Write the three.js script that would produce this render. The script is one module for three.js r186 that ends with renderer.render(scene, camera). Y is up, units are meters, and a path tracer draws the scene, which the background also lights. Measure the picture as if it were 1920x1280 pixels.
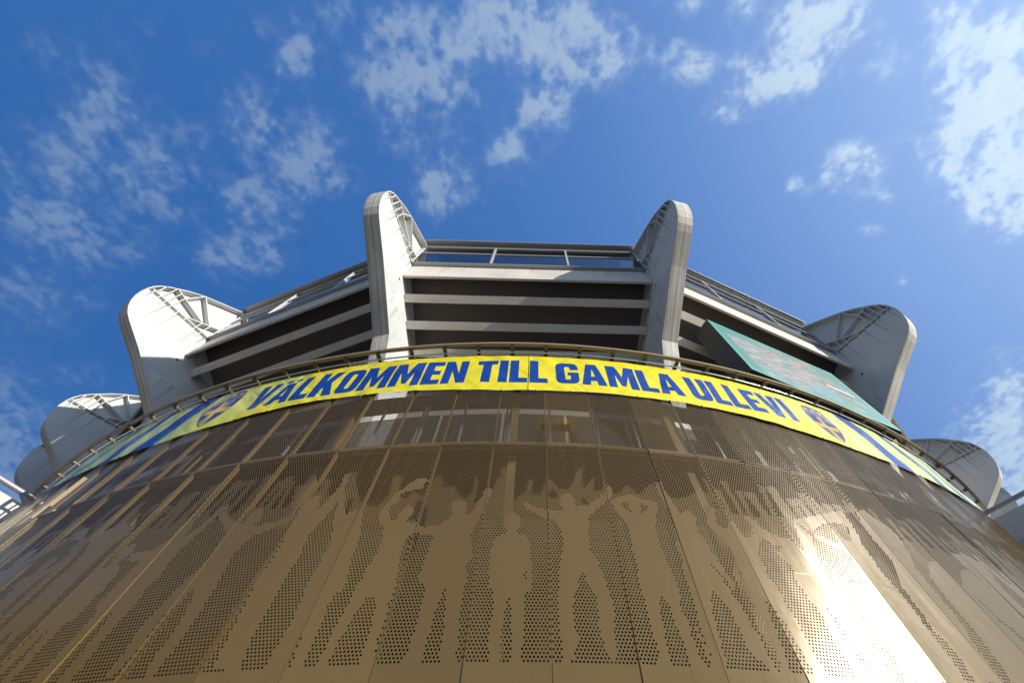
import * as THREE from 'three';
import { mergeGeometries, toCreasedNormals } from 'three/addons/utils/BufferGeometryUtils.js';
import { RoundedBoxGeometry } from 'three/addons/geometries/RoundedBoxGeometry.js';

// ------------------------------------------------------------------ camera, sky, sun, exposure
const EYE = 1.6;                                   // the photographer's eye above the pavement
const scene = new THREE.Scene();
const camera = new THREE.PerspectiveCamera(2 * Math.atan(640 / 747) * 180 / Math.PI, 1.5, 0.1, 2000);
camera.position.set(0, EYE, 0);
camera.quaternion.setFromRotationMatrix(new THREE.Matrix4().makeBasis(
  new THREE.Vector3(0.99965, -0.01223, -0.02334), new THREE.Vector3(0.02635, 0.46384, 0.88553), new THREE.Vector3(0, -0.88584, 0.464)));
camera.setViewOffset(1920, 1280, -58, 0, 1920, 1280);
scene.add(camera);

const SUN = new THREE.Vector3(Math.sin(1.2217) * Math.cos(0.4066), Math.sin(0.4066), Math.cos(1.2217) * Math.cos(0.4066));
const sun = new THREE.DirectionalLight(new THREE.Color(1, 0.955, 0.87), 5.0);
sun.position.copy(SUN).multiplyScalar(120); sun.target.position.set(0, 10, -20);
sun.castShadow = true; sun.shadow.mapSize.set(4096, 4096); sun.shadow.radius = 1;
Object.assign(sun.shadow.camera, { left: -60, right: 60, top: 60, bottom: -60, near: 1, far: 300 });
scene.add(sun, sun.target);

const renderer = new THREE.WebGLRenderer({ antialias: true });
renderer.toneMapping = THREE.LinearToneMapping;
renderer.toneMappingExposure = 1.1;
renderer.shadowMap.enabled = true; renderer.shadowMap.type = THREE.PCFSoftShadowMap;

const DATA = {"solid":[[[0.536,5.147],[0.428,5.127],[0.402,5.054],[0.378,4.964],[0.408,4.876],[0.459,4.791],[0.47,4.74],[0.328,4.656],[0.248,4.575],[0.221,4.479],[0.214,4.34],[0.205,4.221],[0.211,4.105],[0.235,3.752],[0.312,3.701],[0.334,3.479],[0.335,3.339],[0.31,3.226],[0.313,3.033],[0.335,2.831],[0.32,2.716],[0.327,2.701],[0.482,2.701],[0.471,2.763],[0.485,2.86],[0.489,3.033],[0.491,3.226],[0.513,3.339],[0.531,3.527],[0.549,3.638],[0.591,3.577],[0.618,3.227],[0.64,3.044],[0.636,2.91],[0.638,2.701],[0.784,2.701],[0.777,2.832],[0.8,3.013],[0.801,3.151],[0.808,3.341],[0.789,3.554],[0.799,3.659],[0.888,3.705],[0.907,3.769],[0.912,3.902],[0.916,4.11],[0.902,4.11],[0.893,4.3],[0.868,4.516],[0.814,4.661],[0.694,4.693],[0.633,4.742],[0.624,4.776],[0.68,4.862],[0.699,4.968],[0.704,5.058],[0.647,5.121]],[[0.021,5.729],[0.101,5.676],[0.111,5.573],[0.065,5.472],[0.021,5.353],[-0.003,5.22],[-0.047,5.072],[-0.105,4.929],[-0.149,4.808],[-0.169,4.641],[-0.15,4.465],[-0.094,4.326],[-0.131,4.193],[-0.172,4.107],[-0.13,3.967],[-0.136,3.793],[-0.139,3.652],[-0.154,3.553],[-0.155,3.41],[-0.141,3.295],[-0.122,3.12],[-0.101,2.933],[-0.118,2.834],[-0.063,2.718],[-0.061,2.703],[-0.31,2.706],[-0.342,2.905],[-0.338,3.048],[-0.358,3.231],[-0.358,3.378],[-0.407,3.618],[-0.44,3.747],[-0.486,3.656],[-0.5,3.546],[-0.52,3.438],[-0.525,3.3],[-0.521,3.157],[-0.558,3.015],[-0.563,2.874],[-0.565,2.709],[-0.906,2.716],[-0.896,2.735],[-0.833,2.767],[-0.785,2.873],[-0.771,3.003],[-0.756,3.139],[-0.746,3.304],[-0.739,3.466],[-0.745,3.611],[-0.754,3.776],[-0.777,3.816],[-0.863,3.844],[-0.908,3.939],[-0.897,4.077],[-0.884,4.133],[-0.879,4.279],[-0.863,4.446],[-0.846,4.555],[-0.844,4.669],[-0.909,4.695],[-1.058,4.7],[-1.154,4.728],[-1.204,4.746],[-1.208,4.9],[-1.15,4.88],[-1.036,4.851],[-0.917,4.856],[-0.804,4.887],[-0.7,4.973],[-0.616,5.061],[-0.584,5.133],[-0.621,5.246],[-0.643,5.323],[-0.618,5.4],[-0.544,5.438],[-0.446,5.426],[-0.362,5.357],[-0.331,5.26],[-0.361,5.148],[-0.359,5.093],[-0.272,5.128],[-0.197,5.259],[-0.122,5.413],[-0.072,5.532],[-0.076,5.635],[-0.042,5.698]],[[-1.224,5.939],[-1.333,6.033],[-1.464,6.006],[-1.562,5.922],[-1.637,5.828],[-1.708,5.726],[-1.825,5.67],[-1.859,5.569],[-1.859,5.469],[-1.944,5.337],[-1.985,5.225],[-1.984,5.133],[-1.897,5.019],[-1.782,4.821],[-1.738,4.653],[-1.724,4.445],[-1.747,4.309],[-1.749,4.163],[-1.814,4.152],[-1.801,3.942],[-1.854,3.838],[-1.867,3.71],[-1.867,3.585],[-1.887,3.454],[-1.912,3.34],[-1.936,3.229],[-1.949,3.1],[-1.945,2.966],[-1.986,2.858],[-1.993,2.781],[-2.022,2.726],[-1.839,2.719],[-1.839,2.814],[-1.815,2.911],[-1.816,3.043],[-1.781,3.126],[-1.76,3.244],[-1.741,3.344],[-1.721,3.448],[-1.678,3.529],[-1.639,3.625],[-1.589,3.679],[-1.494,3.632],[-1.46,3.557],[-1.421,3.414],[-1.416,3.265],[-1.407,3.145],[-1.402,3.009],[-1.406,2.898],[-1.413,2.8],[-1.403,2.72],[-1.223,2.715],[-1.222,2.805],[-1.26,3.035],[-1.249,3.205],[-1.246,3.339],[-1.259,3.527],[-1.235,3.686],[-1.262,3.895],[-1.278,4.074],[-1.291,4.159],[-1.334,4.368],[-1.315,4.57],[-1.274,4.732],[-1.159,4.745],[-1.2,4.9],[-1.369,4.959],[-1.395,4.995],[-1.353,5.12],[-1.353,5.231],[-1.425,5.32],[-1.493,5.332],[-1.551,5.259],[-1.608,5.186],[-1.595,5.094],[-1.611,4.996],[-1.72,5.046],[-1.794,5.177],[-1.826,5.273],[-1.813,5.378],[-1.717,5.382],[-1.689,5.499],[-1.703,5.601],[-1.604,5.658],[-1.487,5.714],[-1.335,5.707],[-1.301,5.769],[-1.294,5.877]],[[-3.004,6.271],[-3.078,6.232],[-3.119,6.121],[-3.056,5.981],[-3.097,5.876],[-3.115,5.729],[-3.169,5.59],[-3.211,5.435],[-3.258,5.362],[-3.312,5.504],[-3.342,5.648],[-3.378,5.703],[-3.536,5.71],[-3.575,5.652],[-3.58,5.532],[-3.576,5.336],[-3.588,5.151],[-3.584,4.972],[-3.572,4.733],[-3.562,4.461],[-3.56,4.266],[-3.583,4.096],[-3.569,3.877],[-3.534,3.62],[-3.512,3.359],[-3.483,3.106],[-3.463,2.911],[-3.439,2.784],[-2.692,2.744],[-2.676,2.908],[-2.665,3.091],[-2.641,3.262],[-2.622,3.261],[-2.629,3.328],[-2.656,3.468],[-2.67,3.613],[-2.671,3.738],[-2.68,3.881],[-2.674,4.03],[-2.675,4.171],[-2.646,4.198],[-2.677,4.347],[-2.663,4.499],[-2.664,4.626],[-2.697,4.794],[-2.763,4.935],[-2.815,5.081],[-2.87,5.27],[-2.875,5.424],[-2.923,5.567],[-2.959,5.611],[-2.945,5.469],[-2.996,5.262],[-3.037,5.082],[-3.098,4.98],[-3.152,4.813],[-3.125,4.645],[-3.099,4.485],[-3.098,4.347],[-3.105,4.229],[-3.127,4.117],[-3.13,3.767],[-3.129,3.403],[-3.107,3.115],[-3.068,2.859],[-3.049,2.762],[-2.48,2.735],[-2.438,2.78],[-2.379,2.797],[-2.38,2.924],[-2.398,3.109],[-2.411,3.295],[-2.417,3.55],[-2.411,3.749],[-2.392,3.501],[-2.39,3.35],[-2.372,3.15],[-2.36,2.973],[-2.332,2.795],[-2.317,2.728],[-2.103,2.719],[-2.16,2.816],[-2.167,2.875],[-2.167,2.965],[-2.168,3.036],[-2.161,3.141],[-2.17,3.283],[-2.163,3.396],[-2.187,3.527],[-2.16,3.635],[-2.155,3.71],[-2.077,3.77],[-2.048,3.887],[-2.097,4.066],[-2.118,4.181],[-2.138,4.329],[-2.152,4.467],[-2.158,4.626],[-2.193,4.827],[-2.248,5.005],[-2.276,5.114],[-2.352,5.306],[-2.401,5.348],[-2.51,5.298],[-2.594,5.229],[-2.602,5.137],[-2.677,5.236],[-2.763,5.415],[-2.802,5.597],[-2.821,5.681],[-2.931,5.795],[-2.953,5.905],[-2.959,6.06],[-2.99,6.154]],[[0.732,5.398],[0.797,5.38],[0.894,5.324],[1.006,5.25],[1.164,5.216],[1.386,5.205],[1.515,5.238],[1.43,5.321],[1.435,5.439],[1.492,5.583],[1.595,5.628],[1.692,5.592],[1.741,5.472],[1.721,5.333],[1.747,5.267],[1.802,5.337],[1.984,5.366],[2.128,5.473],[2.28,5.605],[2.378,5.695],[2.432,5.827],[2.434,5.893],[2.492,5.875],[2.535,5.77],[2.512,5.684],[2.423,5.553],[2.32,5.426],[2.171,5.299],[2.042,5.178],[1.944,5.08],[1.951,4.937],[1.917,4.779],[1.908,4.629],[1.911,4.468],[1.969,4.347],[2.025,4.229],[2.027,4.141],[2.049,4.099],[2.098,3.961],[2.105,3.826],[2.138,3.697],[2.172,3.585],[2.17,3.463],[2.162,3.345],[2.146,3.254],[2.108,3.067],[2.107,2.963],[2.138,2.902],[2.1,2.822],[2.038,2.801],[2.001,2.82],[1.959,2.888],[1.948,2.969],[1.92,3.105],[1.905,3.258],[1.926,3.408],[1.912,3.539],[1.917,3.626],[1.84,3.751],[1.802,3.882],[1.743,4.031],[1.668,3.891],[1.597,3.693],[1.559,3.542],[1.543,3.352],[1.539,3.15],[1.592,3.065],[1.547,2.96],[1.504,2.8],[1.438,2.756],[1.342,2.754],[1.342,2.857],[1.358,2.937],[1.319,3.092],[1.313,3.347],[1.335,3.674],[1.355,3.951],[1.377,4.12],[1.386,4.163],[1.442,4.405],[1.454,4.611],[1.428,4.828],[1.35,4.966],[1.36,4.966],[1.284,4.999],[1.207,5.015],[1.068,5.065],[0.928,5.135],[0.816,5.226],[0.735,5.301]],[[2.769,5.641],[2.841,5.699],[2.996,5.702],[3.047,5.623],[3.137,5.57],[3.278,5.583],[3.372,5.551],[3.414,5.454],[3.38,5.333],[3.3,5.192],[3.234,5.039],[3.203,4.894],[3.206,4.706],[3.211,4.559],[3.226,4.402],[3.247,4.222],[3.251,4.164],[3.272,4.022],[3.286,3.845],[3.28,3.739],[3.246,3.635],[3.237,3.486],[3.271,3.393],[3.283,3.278],[3.27,3.133],[3.278,3.015],[3.281,2.922],[3.329,2.824],[3.351,2.757],[3.368,2.709],[3.111,2.718],[3.129,2.836],[3.122,2.957],[3.119,3.093],[3.083,3.234],[3.078,3.36],[3.066,3.489],[3.036,3.611],[2.979,3.716],[2.901,3.579],[2.88,3.456],[2.885,3.316],[2.858,3.136],[2.839,2.987],[2.848,2.855],[2.863,2.709],[2.599,2.701],[2.724,2.921],[2.709,3.044],[2.673,3.14],[2.676,3.295],[2.704,3.533],[2.663,3.719],[2.656,3.863],[2.672,4.086],[2.697,4.262],[2.66,4.459],[2.704,4.772],[2.677,4.979],[2.625,5.121],[2.523,5.264],[2.467,5.416],[2.484,5.517],[2.58,5.585],[2.687,5.614]],[[3.513,6.037],[3.629,6.096],[3.655,5.81],[3.717,5.606],[3.776,5.411],[3.798,5.221],[3.848,5.321],[3.961,5.401],[4.061,5.344],[4.099,5.214],[4.042,5.06],[4.011,4.932],[4.071,4.833],[4.103,4.758],[4.113,4.639],[4.191,4.416],[4.235,4.22],[4.291,4.102],[4.325,4.02],[4.303,3.935],[4.243,3.881],[4.182,4.059],[4.096,4.19],[4.026,4.327],[4.022,4.273],[4.095,4.103],[4.165,3.94],[4.194,3.813],[4.228,3.736],[4.273,3.617],[4.27,3.577],[4.306,3.447],[4.3,3.306],[4.348,3.214],[4.343,3.056],[4.335,2.955],[4.388,2.884],[4.386,2.8],[4.391,2.73],[4.271,2.782],[4.164,2.92],[4.085,3.066],[4.093,3.211],[4.062,3.346],[4.063,3.488],[3.974,3.661],[3.861,3.833],[3.775,3.663],[3.722,3.452],[3.705,3.255],[3.684,3.095],[3.679,2.943],[3.644,2.797],[3.629,2.698],[3.464,2.696],[3.412,2.834],[3.385,3.029],[3.377,3.211],[3.375,3.375],[3.464,2.83],[3.464,2.921],[3.455,3.024],[3.464,3.208],[3.454,3.356],[3.481,3.537],[3.491,3.713],[3.472,3.897],[3.482,4.093],[3.487,4.195],[3.523,4.257],[3.539,4.348],[3.493,4.533],[3.542,4.733],[3.577,4.944],[3.574,5.199],[3.572,5.47],[3.514,5.689]],[[4.57,5.568],[4.439,5.455],[4.302,5.162],[4.33,5.033],[4.464,4.877],[4.533,4.721],[4.538,4.564],[4.517,4.354],[4.533,4.193],[4.465,4.015],[4.446,3.833],[4.448,3.63],[4.465,3.698],[4.498,3.564],[4.507,3.391],[4.476,3.156],[4.511,2.965],[4.472,2.793],[4.455,2.687],[4.563,2.693],[4.612,2.849],[4.66,3.142],[4.671,3.389],[4.735,3.736],[4.836,3.591],[4.872,3.447],[4.905,3.281],[4.904,3.12],[4.927,2.98],[4.941,2.834],[4.975,2.7],[5.152,2.712],[5.138,2.847],[5.093,2.967],[5.115,3.096],[5.113,3.242],[5.101,3.38],[5.107,3.555],[5.093,3.674],[5.111,3.914],[5.085,3.809],[5.101,3.991],[5.019,4.171],[5.063,4.355],[5.049,4.58],[5.15,4.771],[5.355,4.963],[5.552,4.801],[5.713,4.863],[5.982,5.028],[5.708,5.032],[5.46,5.196],[5.39,5.346],[5.268,5.446],[5.15,5.382],[5.226,5.277],[5.193,5.05],[5.091,4.929],[4.918,4.908],[4.899,5.211],[4.821,5.269],[4.671,5.028],[4.484,5.16],[4.542,5.373],[4.639,5.504]],[[5.562,3.96],[5.617,3.74],[5.647,3.574],[5.604,3.366],[5.586,3.199],[5.621,3.044],[5.644,2.883],[5.643,2.739],[5.796,2.75],[5.809,3.008],[5.819,3.192],[5.834,3.488],[5.835,3.738],[5.866,3.58],[5.893,3.379],[5.915,3.228],[5.985,3.1],[5.994,2.947],[5.986,2.764],[6.187,2.768],[6.087,2.736],[6.144,2.902],[6.268,3.316],[6.281,3.689],[6.276,4.08],[6.253,4.337],[6.361,4.763],[6.493,5.121],[6.472,5.266],[6.315,5.489],[6.091,4.778],[5.89,5.087],[5.964,5.069],[5.498,4.673],[5.636,4.439],[5.567,4.266],[5.542,4.104],[5.603,3.909]],[[6.315,5.489],[7.198,5.813],[7.734,5.992],[7.909,5.995],[7.801,5.411],[7.695,5.208],[7.691,4.947],[7.639,4.613],[7.678,4.366],[7.721,4.228],[7.704,3.95],[7.694,3.775],[7.677,3.627],[7.669,3.37],[7.662,3.13],[7.584,2.865],[6.421,2.762],[6.489,2.981],[6.545,3.196],[6.542,3.438],[6.558,3.72],[6.546,4.022],[6.511,4.25],[6.403,4.583],[6.516,4.548],[6.511,4.25],[6.65,4.22],[6.927,4.258],[7.04,4.495],[7.134,4.826],[6.856,5.005],[6.57,5.104],[6.683,5.332],[7.152,5.573],[7.61,5.661],[7.674,5.576],[7.463,5.196],[7.263,5.22],[7.264,5.466],[7.199,5.549],[7.113,5.105],[6.954,5.137],[6.619,5.26]],[[8.296,6.081],[8.28,5.937],[8.174,5.613],[8.148,5.355],[8.202,5.126],[8.209,4.927],[7.981,4.591],[7.858,4.369],[7.87,4.203],[7.822,4.011],[7.842,3.837],[7.787,3.641],[7.859,3.47],[7.9,3.247],[7.781,2.884],[8.434,2.951],[8.45,3.128],[8.467,3.313],[8.467,3.448],[8.605,3.751],[8.66,3.998],[8.676,4.28],[8.658,4.551],[8.721,4.855],[8.978,5.401],[9.035,5.635],[8.996,5.893],[8.776,6.05],[8.646,6.235]],[[9.301,5.109],[9.576,5.195],[9.642,5.035],[9.625,4.754],[9.738,4.565],[9.767,4.272],[9.791,4.041],[9.937,3.886],[9.952,3.716],[9.119,3.028],[8.591,2.968],[8.731,3.215],[8.756,3.407],[8.783,3.609],[8.824,3.761],[8.83,3.913],[8.828,4.116],[8.83,4.306],[8.871,4.511],[8.915,4.728]],[[10.085,5.07],[10.449,5.178],[10.615,4.956],[10.618,4.631],[10.621,4.328],[10.772,4.117],[9.792,3.256],[10.083,3.694],[10.021,3.944],[9.873,4.101],[9.852,4.335],[9.743,4.515],[9.681,4.659]]],"names":["suit","raised","leaning","reach","wide","hands_on_head","arm_up","fist","right_a","right_arch","right_b","right_c","right_d"],"holes":[[[2.639,5.448],[2.768,5.508],[2.83,5.286],[2.796,5.246],[2.716,5.336]],[[3.076,5.493],[3.212,5.425],[3.128,5.291],[2.999,5.271]],[[0.788,4.031],[0.822,4.031],[0.826,3.86],[0.793,3.86]]],"top":[[-3.701,5.499],[-3.528,5.687],[-3.474,5.911],[-3.462,6.166],[-3.304,6.076],[-3.263,5.752],[-2.862,5.543],[-3.007,6.074],[-3.017,6.311],[-2.859,6.265],[-2.711,5.904],[-2.525,5.554],[-2.278,5.409],[-2.095,5.335],[-1.939,5.578],[-2.003,6.106],[-1.843,6.095],[-1.785,5.906],[-1.777,5.634],[-1.576,5.493],[-1.472,5.684],[-1.276,5.544],[-1.186,5.606],[-1.139,5.945],[-1.076,6.057],[-0.955,6.01],[-0.903,5.866],[-0.982,5.732],[-0.748,5.793],[-0.635,5.763],[-0.519,5.521],[-0.379,5.493],[-0.288,5.583],[-0.301,5.895],[-0.264,6.023],[-0.201,5.965],[-0.189,5.783],[-0.204,5.582],[-0.229,5.39],[0.041,5.452],[0.119,5.714],[0.153,5.922],[0.232,6.022],[0.273,5.922],[0.216,6.214],[0.321,6.321],[0.412,6.141],[0.447,5.924],[0.492,5.717],[0.475,5.467],[0.569,5.442],[0.76,5.654],[0.809,5.888],[0.862,5.975],[0.917,5.933],[0.887,5.725],[0.921,5.526],[1.047,5.582],[1.158,5.87],[1.248,5.987],[1.354,5.85],[1.477,5.704],[1.631,5.752],[1.74,5.896],[1.85,6.269],[1.966,6.276],[1.929,5.907],[1.954,5.729],[2.063,5.915],[2.148,6.065],[2.195,5.995],[2.141,5.74],[2.265,5.694],[2.389,5.938],[2.484,5.903],[2.534,5.673],[2.708,5.727],[2.835,5.974],[2.906,5.882],[3.037,5.714],[3.167,5.795],[3.42,6.032],[3.594,5.908],[3.707,5.714],[3.861,5.664],[4.121,5.761],[4.292,5.851],[4.518,5.951],[4.701,5.906],[4.644,5.627]],"big":[[[-1.347,5.419],[-1.27,5.441],[-1.108,5.286],[-1.033,5.104],[-1.055,4.877],[-1.153,4.881],[-1.282,4.998],[-1.382,5.002],[-1.331,5.174]],[[-1.286,4.669],[-1.109,4.716],[-1.101,4.509],[-1.142,4.265],[-1.191,4.127],[-1.232,4.175],[-1.239,4.413]],[[-2.712,5.569],[-2.635,5.563],[-2.602,5.309],[-2.623,5.191],[-2.682,5.255]],[[1.894,5.565],[1.952,5.503],[2.001,5.379],[1.906,5.374],[1.863,5.46]],[[1.24,5.695],[1.349,5.74],[1.423,5.478],[1.214,5.471]],[[-0.166,5.453],[-0.091,5.516],[-0.18,5.327],[-0.231,5.328]],[[6.809,5.536],[7.166,5.68],[7.249,5.617],[6.953,5.472],[6.711,5.306]],[[7.873,5.959],[8.043,5.913],[7.558,5.273],[7.583,5.463]],[[7.909,5.995],[7.801,5.411],[7.695,5.208],[7.691,4.947],[7.639,4.613],[7.678,4.366],[7.721,4.228],[7.704,3.95],[7.694,3.775],[7.677,3.627],[7.762,3.618],[7.842,3.837],[7.822,4.011],[7.87,4.203],[7.858,4.369],[7.981,4.591],[8.209,4.927],[8.202,5.126],[8.148,5.355],[8.174,5.613],[8.28,5.937],[8.296,6.081]]],"clouds":[[-0.997,0.179,428.1,-229.3,1613.9,0.25],[-0.857,0.189,243.6,-111.4,909.5,0.25],[-0.911,0.109,222.2,-112.5,375.3,0.25],[-0.755,0.213,2251.4,-1002.6,4076.5,0.2],[-0.663,0.168,950.5,-323.4,3376.9,0.2],[-0.542,0.204,558.3,-122.0,3576.0,0.35],[-0.482,0.159,826.5,-237.3,870.3,0.8],[-0.505,0.121,507.9,-80.2,3632.6,0.4],[-0.393,0.209,1435.1,-331.6,2381.3,0.45],[-0.394,0.226,367.2,-21.1,3732.8,0.3],[-0.311,0.147,680.9,-134.5,373.0,0.5],[-0.233,0.154,278.2,-35.0,511.4,0.75],[-0.249,0.185,544.9,-78.8,862.1,0.4],[-0.295,0.026,812.1,-140.8,497.2,0.75],[-0.263,0.104,497.6,-60.5,1266.1,0.4],[-0.355,0.097,644.0,-136.4,475.1,0.5],[-0.17,0.13,1044.0,-124.7,412.0,0.5],[-0.103,0.199,354.5,-21.4,563.8,0.95],[-0.166,0.073,481.1,-28.1,1351.5,0.5],[-0.079,0.173,955.2,-43.3,1472.0,0.6],[-0.587,0.043,206.8,-65.1,296.1,0.35],[-0.647,0.04,366.2,-126.7,530.0,0.35],[-0.544,-0.042,272.2,-77.3,296.1,0.7],[-0.499,-0.011,439.5,-114.1,582.9,0.4],[-0.467,-0.095,717.5,-141.8,1889.2,0.5],[-0.915,0.081,215.5,-99.5,717.7,0.4],[-0.914,0.051,300.3,-142.5,697.7,0.4],[-1.058,-0.03,430.8,-235.2,660.0,0.6],[-1.144,-0.061,267.6,-132.3,1339.0,0.4],[-1.063,0.024,202.7,-106.6,650.2,0.35],[-0.919,-0.09,259.5,-115.2,521.6,0.65],[-0.88,-0.034,140.2,-59.5,362.3,0.35],[-0.815,-0.025,192.7,-74.2,565.4,0.3],[-0.881,-0.157,971.8,-399.4,1813.1,0.4],[-1.205,-0.13,97.6,-49.5,458.6,0.55],[-1.127,-0.195,119.6,-59.5,332.2,0.65],[-1.057,-0.236,225.5,-98.1,765.2,0.5],[-0.737,-0.272,180.4,-47.6,688.4,0.7],[-0.822,-0.249,348.4,-105.4,1413.4,0.4],[-0.714,-0.107,255.4,-77.8,831.9,0.5],[-0.675,-0.138,386.9,-119.3,797.7,0.45],[-0.593,-0.158,379.0,-108.7,442.6,0.35],[-0.731,-0.219,159.2,-49.4,381.7,0.35],[-1.205,-0.015,1748.4,-1133.9,1283.4,0.4],[-1.303,-0.358,140.1,-79.0,226.6,0.4],[-1.345,-0.312,210.3,-117.8,613.8,0.3],[-1.205,-0.383,789.3,-403.8,1294.2,0.4],[-1.338,-0.598,165.2,-77.0,521.5,0.35],[-0.247,-0.083,452.0,-62.8,261.1,0.55],[-0.187,-0.096,213.1,-16.9,368.4,0.4],[-0.267,-0.13,692.8,-90.7,785.1,0.4],[0.008,0.18,120.0,6.0,444.2,0.7],[0.083,0.178,240.2,11.5,372.5,0.5],[0.161,0.132,405.2,34.3,485.3,0.7],[0.051,0.134,228.8,15.7,758.2,0.5],[-0.03,0.18,707.8,-17.6,842.2,0.7],[0.004,0.03,599.1,4.7,941.3,0.75],[0.016,0.06,473.8,15.4,1141.6,0.5],[-0.035,-0.038,428.0,21.1,1727.0,0.5],[-0.07,-0.021,887.5,-32.1,1106.7,0.4],[-0.032,-0.106,2836.9,-44.5,3242.3,0.3],[0.304,0.216,567.2,217.2,6553.5,0.5],[0.409,0.213,1002.3,283.7,3713.4,0.5],[0.329,0.115,657.3,132.3,1505.3,0.65],[0.259,0.148,929.2,173.8,3154.9,0.4],[0.554,0.185,178.2,65.6,696.0,0.75],[0.545,0.142,332.0,108.4,805.5,0.65],[0.613,0.201,355.4,134.3,933.1,0.5],[0.492,0.088,386.3,128.3,1656.4,0.9],[0.558,0.096,493.1,175.6,1839.6,0.65],[0.429,0.117,1029.4,246.5,1546.4,0.35],[0.419,0.025,811.7,191.3,1572.4,0.65],[0.464,0.059,474.1,152.4,2167.4,0.55],[0.725,0.101,648.1,290.8,2454.5,0.55],[0.744,0.138,2065.6,919.0,5832.0,0.45],[0.815,0.201,987.7,512.2,3793.3,0.55],[0.846,0.144,2079.8,972.5,2438.7,0.5],[0.92,0.16,235.5,127.2,582.9,0.65],[0.986,0.096,160.9,89.3,358.3,0.85],[0.933,0.087,258.2,136.3,610.9,0.75],[1.044,0.006,198.7,109.0,314.3,1.0],[1.058,-0.07,135.1,73.7,258.0,0.95],[0.951,-0.023,342.7,168.6,508.7,0.65],[1.043,-0.115,175.9,94.5,404.5,0.75],[1.139,-0.129,249.6,137.3,269.2,1.0],[1.132,-0.189,235.5,130.6,459.7,0.95],[0.887,-0.043,425.8,230.5,2188.7,0.45],[0.736,-0.062,515.6,225.6,2087.8,0.75],[0.7,-0.104,1321.2,459.6,1672.4,0.85],[0.612,-0.125,1933.5,617.1,3776.4,0.8],[0.785,-0.097,717.1,341.4,3455.9,0.45],[0.824,-0.151,681.0,370.5,4821.0,0.7],[0.828,-0.233,2883.8,1187.9,6196.8,0.55],[0.955,-0.368,4998.1,2164.8,7915.7,0.55],[1.546,-0.998,85.2,44.6,49.6,1.0],[1.476,-0.795,393.5,208.5,173.0,0.75],[1.65,-1.127,175.8,95.5,140.4,1.0],[1.396,-1.066,183.1,88.6,213.2,0.5]]};

// ------------------------------------------------------------------ noise helpers (seeded)
let seed = 20250;
const rnd = () => { seed = (seed * 1664525 + 1013904223) >>> 0; return seed / 4294967296; };
const PERM = new Float32Array(65536); for (let i = 0; i < 65536; i++) PERM[i] = rnd();
const cell = (x, y) => PERM[((x & 255) << 8 | (y & 255)) ^ ((x * 7919 ^ y * 104729) & 0x5a5a & 65535)];
function vnoise(x, y) {
  const xi = Math.floor(x), yi = Math.floor(y); let fx = x - xi, fy = y - yi;
  fx = fx * fx * (3 - 2 * fx); fy = fy * fy * (3 - 2 * fy);
  const a = cell(xi, yi), b = cell(xi + 1, yi), c = cell(xi, yi + 1), d = cell(xi + 1, yi + 1);
  return a + (b - a) * fx + (c - a + (a - b - c + d) * fx) * fy;
}
function fbm(x, y, n) { let s = 0, a = 0.5, t = 0; for (let i = 0; i < n; i++) { s += a * vnoise(x, y); t += a; a *= 0.52; const u = x * 1.6 - y * 1.2 + 17.3; y = x * 1.2 + y * 1.6 + 5.1; x = u; } return s / t; }
const sstep = (a, b, x) => { x = Math.min(1, Math.max(0, (x - a) / (b - a))); return x * x * (3 - 2 * x); };
const gauss = () => (rnd() + rnd() + rnd() + rnd() - 2) / 0.577;

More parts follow.
